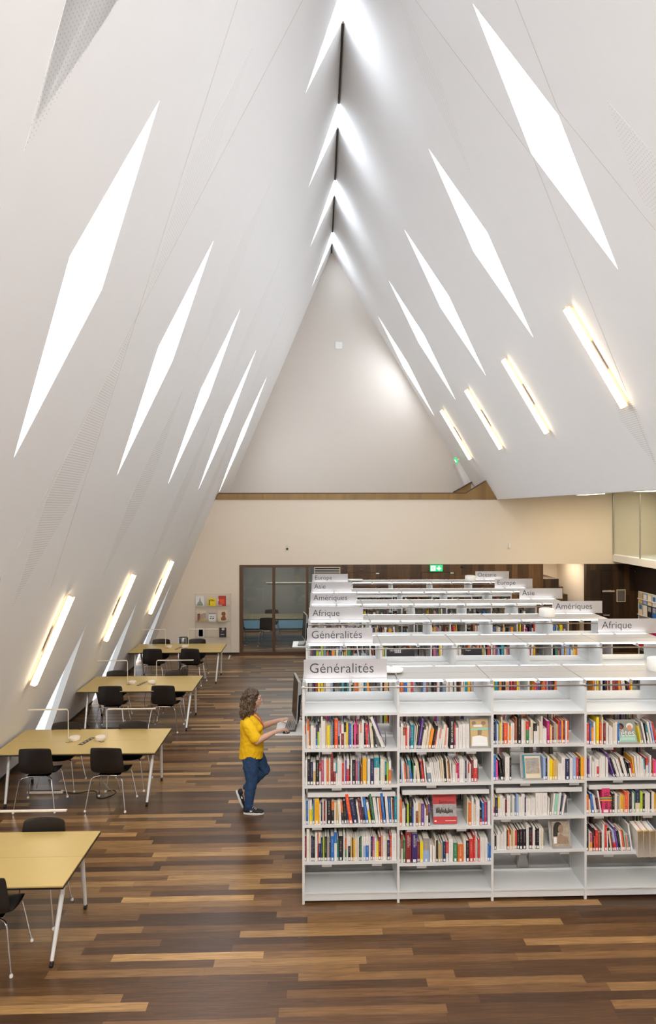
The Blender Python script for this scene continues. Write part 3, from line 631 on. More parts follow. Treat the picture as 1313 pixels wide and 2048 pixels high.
# ================================================================== BOOKS
SH = {
(0,0): (604, 6.7, 1425, 487, "30,22,170,ow 60,10,145,w 72,20,100,ow 92,14,175,oO 101,18,160,k 118,42,180,w 162,24,205,w 188,24,165,nb 212,24,125,ka 236,20,210,w 258,22,55,w 280,36,120,w 318,22,160,T 342,34,180,y 376,24,190,G 400,18,150,s 418,22,90,k 440,46,95,V 488,22,155,ln 512,16,165,rw 530,34,160,wd 566,30,130,kc 596,26,145,y 624,14,145,v 640,28,155,b 668,16,165,w 684,18,165,k 702,24,155,p 727,17,95,mk 744,22,165,d 766,16,160,w 784,22,155,Cw 806,28,110,w 836,26,145,nk 866,32,160,r,-18 898,18,165,ms,-22 928,40,150,c,-26 994,22,190,k,-60 1072,38,70,w,-160 1112,12,95,vw,-145"),
(0,1): (604, 6.7, 1498, 487, "28,16,250,kw 46,28,150,w 76,36,140,k 116,34,180,n 152,34,185,wT 190,44,150,k 236,20,190,rw 260,38,150,R 298,34,130,w 334,26,150,o 362,24,130,c 388,34,60,d 424,32,190,wd 456,20,180,tw 478,26,130,w 504,34,150,w 540,26,190,r 568,12,110,w 580,22,155,v 604,32,140,wr 636,18,220,k 654,20,140,w 676,44,150,k 722,28,165,R 750,26,165,s 790,22,235,B 816,54,135,Y 872,12,150,s 884,34,140,w 920,48,130,n 970,70,120,tw 1041,14,235,e 1056,32,140,w 1088,26,150,c 1114,26,170,tk 1141,22,200,a 1166,34,160,wo"),
(0,2): (604, 6.7, 1578, 482, "34,22,150,c 58,26,160,b 86,14,160,w 104,32,155,wy 138,12,235,a 151,18,150,b 170,64,145,Y 236,22,205,w 256,18,180,k 276,18,150,w 295,22,160,d 318,16,165,w 335,62,125,k 398,34,170,ok 434,28,190,c 464,30,190,T 500,34,165,w,-16 540,24,175,ok,-20 578,26,165,k,-22 614,18,100,n,-34 640,42,75,V,-60 692,60,150,n,-56 765,24,180,w,-40 792,28,145,d,-44 822,18,160,n,-44 842,18,110,wk,-50 864,36,125,b,-50 903,30,190,wy,-40 940,20,90,k,-50 962,24,70,e,-60 990,44,120,w,-45 1036,22,130,w,-30 1062,24,130,o,-32 1096,34,60,b,-46 1138,36,60,w,-30 1178,28,130,b,-20 1207,16,120,c,-14 1225,15,145,d,-8 1242,40,110,t"),
(0,3): (604, 6.7, 1650, 487, "32,30,155,d 64,40,65,w 106,16,140,c 122,28,150,n 150,26,160,k 178,32,110,w 212,10,95,r 223,32,110,cn 256,26,170,n 284,20,180,a 305,32,160,k 339,32,165,g 371,16,240,k 388,46,155,b 436,34,100,bw 471,22,200,et 495,56,155,k 558,20,110,w 580,20,185,oe 601,20,150,w 622,32,165,wk 655,22,165,T 678,12,170,k 691,22,200,Y 714,34,190,c 749,18,170,w 768,18,170,k 786,20,150,e 807,20,160,w 828,30,160,wl 860,38,150,wb 900,24,160,w 925,24,160,n 950,24,160,RC 976,26,180,w 1003,28,230,y 1032,30,170,d 1064,22,145,C 1088,40,160,w 1130,14,180,c 1145,38,205,n 1184,18,145,rV 1205,66,120,w 1273,14,150,g"),
(1,0): (793, 6.7, 1425, 508, "34,26,200,w 62,28,150,w 92,32,200,Bw 126,22,205,r 150,28,190,w 179,14,200,mk 194,46,170,t 241,12,190,w,10 252,16,180,c,28 268,20,190,k,40 288,26,100,v,60 314,20,200,k,50 335,28,240,w,38 364,30,190,c,40 395,30,165,c,50 427,42,230,O,46 471,28,185,k,66 500,22,245,r,40 524,30,215,w,40 556,22,225,Cw,40 580,24,230,w,36 610,30,165,w,30 644,24,180,C,20 670,22,215,w,14 778,18,155,rm 798,38,210,w 838,50,165,w 890,46,160,w 938,42,160,w"),
(1,1): (793, 6.7, 1500, 460, "48,20,130,k,-10 70,16,135,l,-10 90,26,155,w,-16 118,22,190,o,-14 144,16,180,s,-8 164,20,210,C,-16 186,36,145,tb,-30 224,14,180,e 240,24,215,w 264,16,180,k,-20 284,42,170,c,-30 330,16,170,k,-14 352,34,150,r,-40 390,20,130,w,-30 425,50,235,ws,-20 478,26,175,w,-34 506,24,175,w,-34 532,22,170,w,-30 556,22,170,w,-30 580,24,150,w,-30 606,22,140,c,-24 630,20,130,c,-24 652,30,140,k,-44 684,22,120,c,-20 708,24,150,B,-26 734,20,150,w,-18 756,44,205,w 801,20,190,rw 823,26,180,m 850,60,130,w 912,10,145,w 922,24,145,n 947,18,145,w 967,15,190,rw 983,24,195,w 1010,28,140,d 1040,50,130,wr"),
(1,2): (793, 6.7, 1580, 512, "46,32,130,o 80,18,255,w 99,26,250,w 131,16,190,k 148,22,190,a 176,42,90,k 219,15,250,b 236,26,185,w 264,32,160,wB 298,36,180,T 336,42,190,v 380,20,250,w 402,28,200,Bw 432,24,195,vk 956,14,120,c 972,40,175,o 1014,30,115,w 1046,22,200,c 1070,50,140,w 1124,28,265,kr 1154,30,180,b 1186,20,165,r 1208,16,170,v 1228,38,150,w"),
(1,3): (793, 6.7, 1655, 500, "38,26,175,g 66,26,100,Bc 98,26,175,e 284,24,195,d 309,10,200,n 320,42,190,y 364,80,150,gl 450,34,240,w 488,30,255,w 520,14,150,c 535,26,175,k 564,36,220,T 602,24,205,G 630,36,190,n 669,34,200,rw 706,58,165,w 768,54,210,e 826,76,225,o 906,32,165,w 940,40,180,k 982,54,155,r 1040,24,110,r 1066,16,70,w 1084,14,180,g 1100,24,165,r 1128,34,140,w 1163,26,140,w 1190,34,140,w 1226,28,220,b 1256,30,245,b"),
(2,0): (980, 6.7, 1420, 487, "44,36,160,k 82,18,150,b 102,18,195,w 120,12,180,n 134,20,180,y 155,18,100,c 175,14,200,k 190,56,180,V 248,14,180,w 263,26,225,O 290,17,180,w 308,24,180,w 335,16,150,B 352,22,110,B 382,44,80,k 428,32,140,w 462,24,150,c 489,42,155,re 534,18,235,w 553,34,140,c 592,44,180,kw 638,30,220,w 670,28,160,c 700,16,90,w 716,50,250,w 768,40,150,m 809,16,200,Y 826,16,230,w 843,22,230,d 866,34,180,g 901,20,200,T 924,17,150,r 942,20,160,v 964,22,145,O 988,28,140,d 1018,22,150,w 1042,20,145,V"),
(2,1): (980, 6.7, 1495, 475, "46,42,110,b 90,24,190,p 158,30,175,k,-40 190,16,150,k,-30 212,58,130,w 272,24,140,k 722,32,140,l 756,22,150,k 779,22,130,w 802,42,160,y 846,18,180,Y 866,50,160,T 918,50,220,w 970,48,140,w 1020,56,155,n 1078,38,150,w 1118,48,135,l 1168,30,135,r 1200,20,150,k 1222,32,130,Y 1255,22,130,O"),
(2,2): (980, 6.7, 1570, 460, "46,28,170,Td 76,36,170,n 114,20,165,yw 136,40,150,w 178,34,190,w 214,20,200,d 236,44,150,w 283,22,140,G 307,28,150,w 337,22,180,s 360,26,130,l 388,42,165,w 432,42,130,w 476,14,170,n 492,64,190,w 558,56,180,w 616,46,110,w 664,44,110,w 710,68,110,w 780,22,180,w,10 804,24,130,g,28 832,26,120,w,30 860,44,130,E,36 906,28,105,w,34 940,18,150,n,34 962,26,140,w,46"),
(2,3): (980, 6.7, 1635, 480, "42,24,240,w 68,22,250,k 94,18,240,w 113,30,190,w 145,24,230,w 171,22,200,w 195,34,150,w 232,10,180,k 243,24,170,o 269,18,240,w 289,24,180,T 315,26,160,c 343,28,180,r 374,26,170,k 402,42,160,k 448,44,160,k 496,34,110,w 532,38,140,k 566,14,220,d 581,30,130,w 613,20,170,k 634,32,150,k 668,24,150,w 694,30,150,c"),
(3,0): (1168, 9.055, 1425, 632, "46,20,190,w 68,46,210,r 118,26,200,b 146,38,280,O 188,36,180,w 240,48,95,y 300,34,195,V 336,26,90,c 370,38,195,d 412,44,190,w 466,30,245,w 498,36,270,w 538,36,190,c 576,44,180,w 624,32,205,b 1034,22,250,y,-60 1066,36,200,g,-90 1118,30,180,w,-80 1156,18,200,k,-60 1180,34,250,tw,-60 1226,38,180,w,-80 1272,30,190,l,-70 1316,40,190,r,-90"),
(3,1): (1168, 9.055, 1495, 608, "46,36,185,d 84,28,200,v 114,36,160,w 156,40,265,w 198,40,210,w 244,40,230,wr 288,20,200,w 310,42,160,w 356,42,170,w 408,44,180,w 546,30,115,v,-140 590,24,190,k,-120 622,46,225,w,-105 676,46,220,w,-100 726,26,200,Bk,-105 756,56,190,w,-100 818,22,200,k,-90 850,36,285,kw,-50 892,28,280,ro,-46 918,24,190,Y,-46 946,40,165,w,-36 988,36,160,w,-20 1026,44,170,w,-14 1072,38,215,w,-10 1111,22,210,tw,-20 1134,40,195,rw 1176,24,280,l 1200,32,150,w 1233,22,180,k 1256,20,230,V 1278,34,230,p"),
(3,2): (1168, 9.055, 1570, 590, "50,46,185,o 98,20,270,w 124,24,230,T 156,42,160,b,-44 206,42,200,w,-50 254,20,250,k,-40 280,20,240,d,-44 310,28,120,w,-66 478,38,200,d 520,44,160,k 567,44,160,w 614,40,200,g 657,17,200,c 676,54,195,Y 732,16,190,T 750,52,130,V 805,28,125,C 836,26,160,k 864,20,130,n 886,26,150,w 915,28,130,e 946,84,100,nc 1032,46,125,a 1080,40,160,k 1122,38,155,w 1160,44,150,w 1206,26,130,k 1233,44,140,w 1280,30,150,Y"),
(3,3): (1168, 9.055, 1630, 745, "48,46,170,k 96,20,310,c 117,46,330,RO 164,28,240,k 194,24,400,r 220,52,280,r 274,34,320,B 310,20,320,k 332,22,290,w 356,32,180,w 391,40,175,r 433,20,300,w,-10 460,28,240,k,-20 494,30,290,c,-50 530,28,310,d,-50 562,42,280,lr,-60 610,38,230,v,-70 654,28,290,k,-60 686,32,290,w,-50 722,44,280,V,-66 770,22,290,E,-50 796,32,370,C,-40 832,32,370,s,-40 868,28,170,w,-70"),
}
BAYN = ['leftmost front bay', 'second front bay', 'third front bay', 'right-edge front bay']; SHN = ['top book row', 'second book row', 'third book row', 'bottom book row']
ORD = 'first second third fourth fifth sixth seventh eighth ninth tenth eleventh twelfth thirteenth fourteenth fifteenth sixteenth seventeenth eighteenth nineteenth twentieth'.split()
def ordn(i):
    if i < 20: return ORD[i]
    t, u = divmod(i+1, 10); T = {2: 'twenty', 3: 'thirty', 4: 'forty', 5: 'fifty'}[t]
    return (T+'-'+ORD[u-1]) if u else T[:-1]+'ieth'
def xz(pxx, pyy): return P(pxx, pyy, ROWS[0]+.005)
def book_geo(w, h, d, c1, c2, split, mb, pg, ox=0, oy=0, oz=0, rs=0.):
    """cover = spine and two boards; pages = recessed block"""
    t = .0016 if w > .009 else .0008
    def face(x0, x1, z0, z1, c, u0, u1, v0, v1): # spine piece
        mb.mat('bk_'+c).add([(x0, oy, z0), (x1, oy, z0), (x1, oy, z1), (x0, oy, z1)], [(0, 1, 2, 3)], [[(rs+u0, v0), (rs+u1, v0), (rs+u1, v1), (rs+u0, v1)]])
    x0, x1 = ox-w/2, ox+w/2
    zs = oz+h*split if c2 else oz
    if c2: face(x0, x1, oz, zs, c2, 0, 1, 0, split); face(x0, x1, zs, oz+h, c1, 0, 1, split, 1)
    else: face(x0, x1, oz, oz+h, c1, 0, 1, 0, 1)
    mb.mat('bk_'+c1)
    for a, b in ((x0, x0+t), (x1-t, x1)):
        mb.add([(a,oy,oz),(b,oy,oz),(b,oy+d,oz),(a,oy+d,oz),(a,oy,oz+h),(b,oy,oz+h),(b,oy+d,oz+h),(a,oy+d,oz+h)], [(0,3,2,1),(4,5,6,7),(1,2,6,5),(2,3,7,6),(3,0,4,7)])
    mb.add([(x0+t,oy,oz+h),(x1-t,oy,oz+h),(x1-t,oy+t*1.5,oz+h),(x0+t,oy+t*1.5,oz+h)], [(0,1,2,3)])
    pg.box(x0+t, x1-t, oy+t*1.5, oy+d-.003, oz+.003, oz+h-.004)
# gather all front books, individuals are the 300 largest spines
allb = []
for (bay, s), (px0, sc, py0, base, txt) in SH.items():
    for k, e in enumerate(txt.split()):
        q = e.split(','); xb, w, top = int(q[0]), int(q[1]), int(q[2]); c = q[3]; dx = int(q[4]) if len(q) > 4 else 0
        a = xz(px0+xb/sc, py0+base/sc); b = xz(px0+(xb+w)/sc, py0+base/sc); tp = xz(px0+(xb+dx)/sc, py0+top/sc)
        W_ = b[0]-a[0]; zb = BAYZ[bay][s]+.001; h = tp[1]-zb
        ang = math.atan2(dx/sc/196.9, h); h = math.hypot(h, dx/sc/196.9); h = min(max(h, .13), .335)
        allb.append(dict(bay=bay, s=s, k=k, x=(a[0]+b[0])/2, w=W_*math.cos(ang), h=h, ang=ang, c=c, zb=zb))
    
allb.sort(key=lambda q: -q['w']*q['h'])
cut = {id(q) for q in allb[:297]}
stf = MB(); stp = MB().mat('page'); rnd = random.Random(3)
for q in allb:
    c1, c2 = q['c'][0], (q['c'][1] if len(q['c']) > 1 else None)
    w, h = q['w']-.0006, q['h']; d = rnd.uniform(.14, .19)*(1.15 if h > .27 else 1); yy = ROWS[0]+.006+rnd.uniform(0, .012)
    split = rnd.choice((.42, .5, .62))
    if q['c'][0] in 'wc' and c2: split = .62
    # pivot a leaning book on its lower corner so that it stands on the shelf
    lift = abs(math.sin(q['ang']))*w/2
    if id(q) in cut:
        cn = CNAME[c1]+(' and '+CNAME[c2] if c2 else '')
        size = 'thick ' if w > .042 else ('slim ' if w < .019 else '')
        lab = '%s%s book, %s from left, %s, %s' % (size, cn, ordn(q['k']), SHN[q['s']], BAYN[q['bay']])
        mb = MB(); pg = MB().mat('page'); book_geo(w, h, d, c1, c2, split, mb, pg, rs=rnd.randrange(50))
        o = mb.obj('book'); tag(o, lab, 'book', 'books in the front bookcase'); o.location = (q['x'], yy, q['zb']+lift); o.rotation_euler = (0, q['ang'], 0)
        pg.obj('pages', parent=o)
        if h > .15: 
            lw = min(w*.8, .02); BX(-lw/2, lw/2, -.0008, .0, .006, .034).obj('spine_label', 'label_white', o)
    else:
        M = Matrix.Translation((q['x'], yy, q['zb']+lift)) @ Matrix.Rotation(q['ang'], 4, 'Y'); stf.M = M; stp.M = M
        book_geo(w, h, d, c1, c2, split, stf, stp, rs=rnd.randrange(50))
        stf.mat('label_white').box(-w*.38, w*.38, -.0008, 0, .006, .034)
stf.M = Matrix(); stp.M = Matrix()
# the remaining books of the hall: rear side of the front bookcase, both sides of the others
def fill(x0, x1, y, z, hm, rng, side=0, pal=None, dens=.93):
    x = x0+rng.uniform(.0, .03)
    pal = pal or 'wwwwwwcckknnbtrrdoOyYmvegTBslCaR'
    while x < x1-.03:
        w = rng.choice((.012, .016, .02, .024, .03, .036, .045))*rng.uniform(.8, 1.2); h = rng.uniform(.19, hm); d = rng.uniform(.13, .19)
        if rng.random() > dens: x += rng.uniform(.03, .12); continue
        c1 = rng.choice(pal); ang = rng.choice((0, 0, 0, -.05, -.12, .06)) if rng.random() < .6 else 0
        if side == 0: M = Matrix.Translation((x+w/2+abs(ang)*.1, y+.006, z+abs(ang)*w/2)) @ Matrix.Rotation(ang, 4, 'Y')
        else: M = Matrix.Translation((x+w/2, y-.006, z)) @ Matrix.Rotation(PI, 4, 'Z')
        stf.M = M; stp.M = M; book_geo(w-.0006, h, d, c1, None, .5, stf, stp, rs=rng.randrange(50))
        if side == 0: stf.mat('label_white').box(-w*.38, w*.38, -.0008, 0, .006, .034)
        x += w+abs(ang)*.12
    stf.M = Matrix(); stp.M = Matrix()
rng = random.Random(11)
for r, y in enumerate(ROWS):
    for i in range(NB):
        xa = XL+i*BW+.02; xb = XL+(i+1)*BW-.02; zs = BAYZ[i]
        if r == 0:
            for s in range(4):
                if (i, s) != (2, 3): fill(xa, xb-(.12 if s == 0 else 0), y+DEP, zs[s], .26, rng, 1)
            if i == 4: 
                for s in range(4): fill(xa, xb-.1, y, zs[s], .27, rng, 0)
        else:
            for s in range(2):
                dn = .93 if not (r == 4 and i > 1) else .55
                fill(xa, xb-rng.choice((0, 0, .1, .25)), y, zs[s], .30 if s == 0 else .26, rng, 0, dens=dn)
                if s == 0: fill(xa, xb-rng.choice((0, .2)), y+DEP, zs[s], .25, rng, 1, dens=.9)
o = stf.obj('book'); o['kind'] = 'stuff'; tag(o, 'remaining small and half hidden books standing all along the white bookcases', 'books')
o2 = stp.obj('pages', parent=o); o2['kind'] = 'stuff'
# special books of the front bookcase ---------------------------------
def special(px0, sc, py0, base, xb, w, top, bay, s, c, lab, txts, split=0, c2=None):
    a = xz(px0+xb/sc, py0+base/sc); b = xz(px0+(xb+w)/sc, py0+base/sc); tp = xz(px0, py0+top/sc)
    W_ = b[0]-a[0]; zb = BAYZ[bay][s]+.001; h = min(tp[1]-zb, .335)
    mb = MB(); pg = MB().mat('page'); book_geo(W_, h, .19, c, c2, split, mb, pg, rs=900)
    for p in range(len(mb.uv)): mb.uv[p] = None if mb.uv[p] is None else [(900.0, 0.0)]*4
    o = mb.obj('book'); tag(o, lab, 'book', 'books in the front bookcase'); o.location = ((a[0]+b[0])/2, ROWS[0]+.004, zb); pg.obj('pages', parent=o)
    BX(-W_*.3, W_*.3, -.0012, 0, .006, .036).obj('spine_label', 'label_white', o)
    for (t, size, xo, zo, ln, m) in txts:
        text('spine_title', t, size, (xo, -.001, zo), (PI/2, -PI/2, 0), m, o, width=ln)
    return o
special(793, 6.7, 1425, 508, 714, 62, 70, 1, 0, 'k', 'tall black book titled SEXE, RACE & COLONIES, top shelf of second bay', [('SEXE, RACE & COLONIES', .026, .012, .065, .215, 'label_white')])
special(793, 6.7, 1655, 500, 126, 76, 65, 1, 3, 'd', 'thick dark red book titled LES MONDES, bottom book shelf, second bay', [('LES MONDES', .02, .004, .16, .12, 'page'), ('DE L’ISLAM', .012, .018, .18, .08, 'page')])
special(793, 6.7, 1655, 500, 210, 72, 85, 1, 3, 'i', 'thick indigo book titled LES MONDES beside the dark red one', [('LES MONDES', .02, .004, .16, .12, 'page'), ('GOTHIQUES', .012, .018, .17, .08, 'page')])
sp_ = special(1168, 9.055, 1570, 590, 335, 140, 66, 3, 2, 'P', 'very thick crimson book with big letters, third book shelf, right-edge bay', [('IMAG', .045, .02, .045, .075, 'dark_ink'), ('ES', .06, .024, .175, .04, 'dark_ink')])
BX(-.062, .062, -.0015, 0, .125, .138).obj('band', 'bk_O', sp_); BX(-.062, .062, -.0015, 0, .142, .150).obj('band', 'bk_t', sp_); BX(-.062, .062, -.0015, 0, .154, .162).obj('band', 'bk_a', sp_)
# face-out books --------------------------------------------------------
def stand_book(bay, s, px0, sc, py0, x0, x1, ytop, ybase, lab, paint, tilt=-.22, stand=True, d=.02, yo=.03):
    a = xz(px0+x0/sc, py0+ybase/sc); b = xz(px0+x1/sc, py0+ytop/sc); zb = BAYZ[bay][s]+.012; w = b[0]-a[0]; h = (b[1]-zb)/math.cos(tilt)
    t = thing('face_out_book', lab, 'book', (a[0], ROWS[0]+yo, zb)); t.rotation_euler = (tilt, 0, 0)
    BX(.002, w-.002, .002, d, .003, h-.003).obj('pages', 'page', t); paint(t, w, h, d)
    if stand:
        q = thing('book_stand', 'pale metal stand holding '+lab.split(',')[0], 'book stand', (a[0]-.012, ROWS[0]+yo-.02, zb-.011)); 
        MB().mat('top_grey').box(0, w+.024, -.004, .05, 0, .008).box(0, w+.024, -.006, -.002, 0, .022).obj('ledge', parent=q)
        k = MB().mat('top_grey').box(-.012, w+.036, .024+d, .028+d, .004, h+.03).obj('back_plate', parent=q); k.rotation_euler = (tilt, 0, 0)
    return t
def blob(mb, pts, y=-.0016): mb.prism(pts, y, y+.001)
def p_arm(t, w, h, d):
    BX(0, w, 0, .003, 0, h).obj('cover', 'red_print', t); BX(.002, w-.002, -.0012, 0, h*.235, h*.64).obj('cover_photo', 'photo_grey', t)
    text('cover_title', 'LES', .014, (w*.25, -.0016, h*.74), (PI/2, 0, 0), 'dark_ink', t); text('cover_title', 'ARMÉNIENS', .026, (w*.26, -.0016, h*.665), (PI/2, 0, 0), 'dark_ink', t, width=w*.68)
    mb = MB().mat('dark_ink'); r = random.Random(5)
    for i in range(13):
        x = w*(.15+.055*i); z0 = h*(.33+r.uniform(0, .04)); z1 = z0+h*r.uniform(.08, .16); blob(mb, [(x-.006, z0), (x+.008, z0), (x+.005, z1), (x, z1+.008), (x-.004, z1)])
    blob(mb, [(w*.62, h*.45), (w*.63, h*.45), (w*.78, h*.62), (w*.77, h*.62)]); mb.obj('cover_figures', parent=t)
    BX(w*.5, w*.95, -.0012, 0, h*.09, h*.105).obj('cover_line', 'page', t); BX(w*.05, w*.13, -.0012, 0, h*.07, h*.11).obj('shelf_label', 'label_white', t)
stand_book(1, 2, 793, 6.7, 1580, 505, 825, 88, 495, 'red book with a group photograph titled LES ARMÉNIENS, third book shelf', p_arm, stand=False)
def p_sat(t, w, h, d):
    BX(0, w, 0, .003, 0, h).obj('cover', 'bk_T', t); m1 = MB().mat('sepia_face')
    for cx in (.22, .76): m1.ball((w*cx, 0, h*.86), .024, 12, (1, .06, .9))
    blob(m1, [(w*.40, h*.42), (w*.62, h*.42), (w*.66, h*.60), (w*.42, h*.60)]); m1.obj('cover_figures', parent=t)
    m2 = MB().mat('label_white'); blob(m2, [(w*.05, 0.004), (w*.95, .004), (w*.93, h*.34), (w*.5, h*.40), (w*.1, h*.36)]); m2.obj('cover_panel', parent=t); m2 = MB().mat('label_white'); blob(m2, [(w*.2, h*.72), (w*.68, h*.72), (w*.68, h*.80), (w*.2, h*.80)]); m2.obj('cover_title_block', parent=t)
    m3 = MB().mat('bk_E'); blob(m3, [(0, h*.60), (w, h*.60), (w, h*.70), (0, h*.66)]); m3.obj('cover_band', parent=t)
stand_book(1, 0, 793, 6.7, 1425, 1010, 1250, 125, 480, 'yellowish book with two painted faces, top book shelf of second bay', p_sat)
def p_blue(t, w, h, d):
    BX(0, w, 0, .003, 0, h).obj('cover', 'bk_c', t); BX(0, w*.1, -.0012, 0, 0, h).obj('cover_spine', 'bk_t', t); BX(w*.1, w, -.0012, 0, h*.96, h).obj('cover_edge', 'bk_t', t)
    BX(w*.14, w*.95, -.0012, 0, h*.2, h*.86).obj('cover_photo', 'photo_sepia', t); m = MB().mat('photo_grey'); blob(m, [(w*.2, h*.62), (w*.9, h*.62), (w*.85, h*.82), (w*.25, h*.82)]); blob(m, [(w*.35, h*.3), (w*.7, h*.3), (w*.72, h*.5), (w*.3, h*.55)]); m.obj('cover_shapes', parent=t)
stand_book(2, 1, 980, 6.7, 1495, 470, 700, 135, 440, 'teal edged book with old sepia photograph, second book shelf of third bay', p_blue)
def p_por(t, w, h, d):
    BX(0, w, 0, .003, 0, h).obj('cover', 'photo_sepia', t); m = MB().mat('dark_ink')
    m.ball((w*.38, 0, h*.76), w*.26, 14, (1, .04, 1.1)); blob(m, [(w*.06, h*.4), (w*.32, h*.4), (w*.34, h*.8), (w*.10, h*.78)]); m.obj('cover_hair', parent=t)
    m = MB().mat('sepia_face'); m.ball((w*.52, -.001, h*.70), w*.17, 14, (1, .05, 1.35)); blob(m, [(w*.2, h*.1), (w*.95, h*.1), (w*.9, h*.36), (w*.6, h*.44), (w*.5, h*.52), (w*.35, h*.42)]); m.obj('cover_portrait', parent=t)
    BX(w*.08, w*.25, -.003, -.002, h*.12, h*.36).obj('shelf_label', 'label_white', t)
stand_book(2, 3, 980, 6.7, 1635, 860, 1090, 95, 425, 'sepia portrait book of a person in profile, bottom book shelf of third bay', p_por)
def p_fet(t, w, h, d):
    BX(0, w, 0, .003, 0, h).obj('cover', 'bk_G', t); BX(0, w, -.0012, 0, 0, h*.33).obj('cover_band', 'bk_E', t)
    for cx, c in ((.16, 'dark_ink'), (.68, 'bk_w')):
        MB().mat(c).ball((w*cx, 0, h*.76), w*.2, 14, (1, .04, .85)).obj('cover_hair', parent=t); MB().mat('bk_B' if c == 'dark_ink' else 'bk_C').ball((w*(cx-.02), -.002, h*.68), w*.125, 14, (1, .05, 1.2)).obj('cover_face', parent=t)
    text('cover_title', 'fêtes', .10, (w*.02, -.004, h*.29), (PI/2, 0, 0), 'label_white', t, width=w*.9); text('cover_title', 'païennes', .055, (w*.06, -.004, h*.10), (PI/2, 0, 0), 'label_white', t, width=w*.85)
stand_book(3, 0, 1168, 9.055, 1425, 660, 985, 195, 600, 'book titled fêtes with two faces, top book shelf of right-edge bay', p_fet)
# three thick beige volumes tipping off the bottom shelf of the right-edge bay
for i in range(3):
    a = xz(1168+(950+i*112)/9.055, 1712); o = MB(); w = .062
    t = thing('beige_volume', ['first', 'second', 'third'][i]+' of three thick beige volumes tipping forward, fore-edge out', 'book', (a[0], ROWS[0]-.035, BAYZ[3][3]-.05)); t.rotation_euler = (math.radians(10), math.radians(-6), 0)
    MB().mat('bk_T').box(.002, w-.002, .0, .02, .0, .30).obj('fore_edge', parent=t); MB().mat('page').box(.003, w-.003, .0, .17, .004, .297).obj('pages', parent=t)
    MB().mat('bk_w').box(0, .002, 0, .175, 0, .303).box(w-.002, w, 0, .175, 0, .303).obj('cover', parent=t)
    MB().mat(['bk_r', 'bk_B', 'bk_b'][i]).box(w*.7, w*.8, .0, .17, .2975, .3).obj('bookmark', parent=t)
# bookends
bke = []
for bay, s, xo in ((0, 0, .85), (1, 1, .84), (2, 0, .80), (2, 2, .80), (2, 3, .56), (0, 1, .90)):
    t = thing('bookend', 'pale metal bookend on the %s of the %s' % (SHN[s], BAYN[bay]), 'bookend', (XL+bay*BW+xo, ROWS[0]+.06, BAYZ[bay][s]))
    MB().mat('metal_light').box(-.10, 0, 0, .10, 0, .002).obj('base', parent=t); MB().mat('metal_light').prism([(0, 0), (.10, 0), (.10, .12), (.08, .15), (.02, .15), (0, .12)], -.002, 0, 'x').obj('upright_plate', parent=t)
# an empty tilted book stand lying in the empty lower bay three
t = thing('book_stand', 'empty grey metal book stand standing on the lowest shelf of the third bay', 'book stand', (XL+2*BW+.38, ROWS[0]+.40, .12))
MB().mat('top_grey').prism([(0, 0), (.13, 0), (.10, .14), (.02, .14)], 0, .004).obj('back_plate', parent=t); MB().mat('top_grey').prism([(0, 0), (.12, 0), (.01, .17), (0, .17)], 0, .004, 'x').obj('side_plate', parent=t); MB().mat('top_grey').prism([(0, 0), (.12, 0), (.01, .17), (0, .17)], .126, .13, 'x').obj('side_plate', parent=t)
# visible face-out books behind
def small_face(x0, y, z, w, h, lab, m, txt=None, tm='label_white', name='face_out_book'):
    t = thing(name, lab, 'book', (x0, y, z)); BX(0, w, .002, .015, 0, h).obj('pages', 'page', t); BX(0, w, 0, .002, 0, h).obj('cover', m, t)
    if txt: text('cover_title', txt, .03, (w*.12, -.001, h*.80), (PI/2, 0, 0), tm, t)
    t.rotation_euler = (-.15, 0, 0); return t
c = P(928, 1300, ROWS[2]-.03)
small_face(c[0], ROWS[2]-.03, 1.60, .30, .225, 'dark face-out book titled Dogon behind the front bookcase top', 'bk_k', 'Dogon')
c = P(774, 1300, ROWS[2]-.03); t_ = small_face(c[0], ROWS[2]-.03, 1.60, .44, .225, 'dark face-out book with white square emblem beside the Généralités signs', 'bk_k', 'DELFS')
mbx = MB().mat('label_white')
for i in range(4): mbx.box(.13+.0, .23, -.002, 0, .155+i*.016, .161+i*.016)
for i in range(4): mbx.box(.13+i*.028, .138+i*.028, -.002, 0, .15, .215)
mbx.obj('cover_emblem', parent=t_)

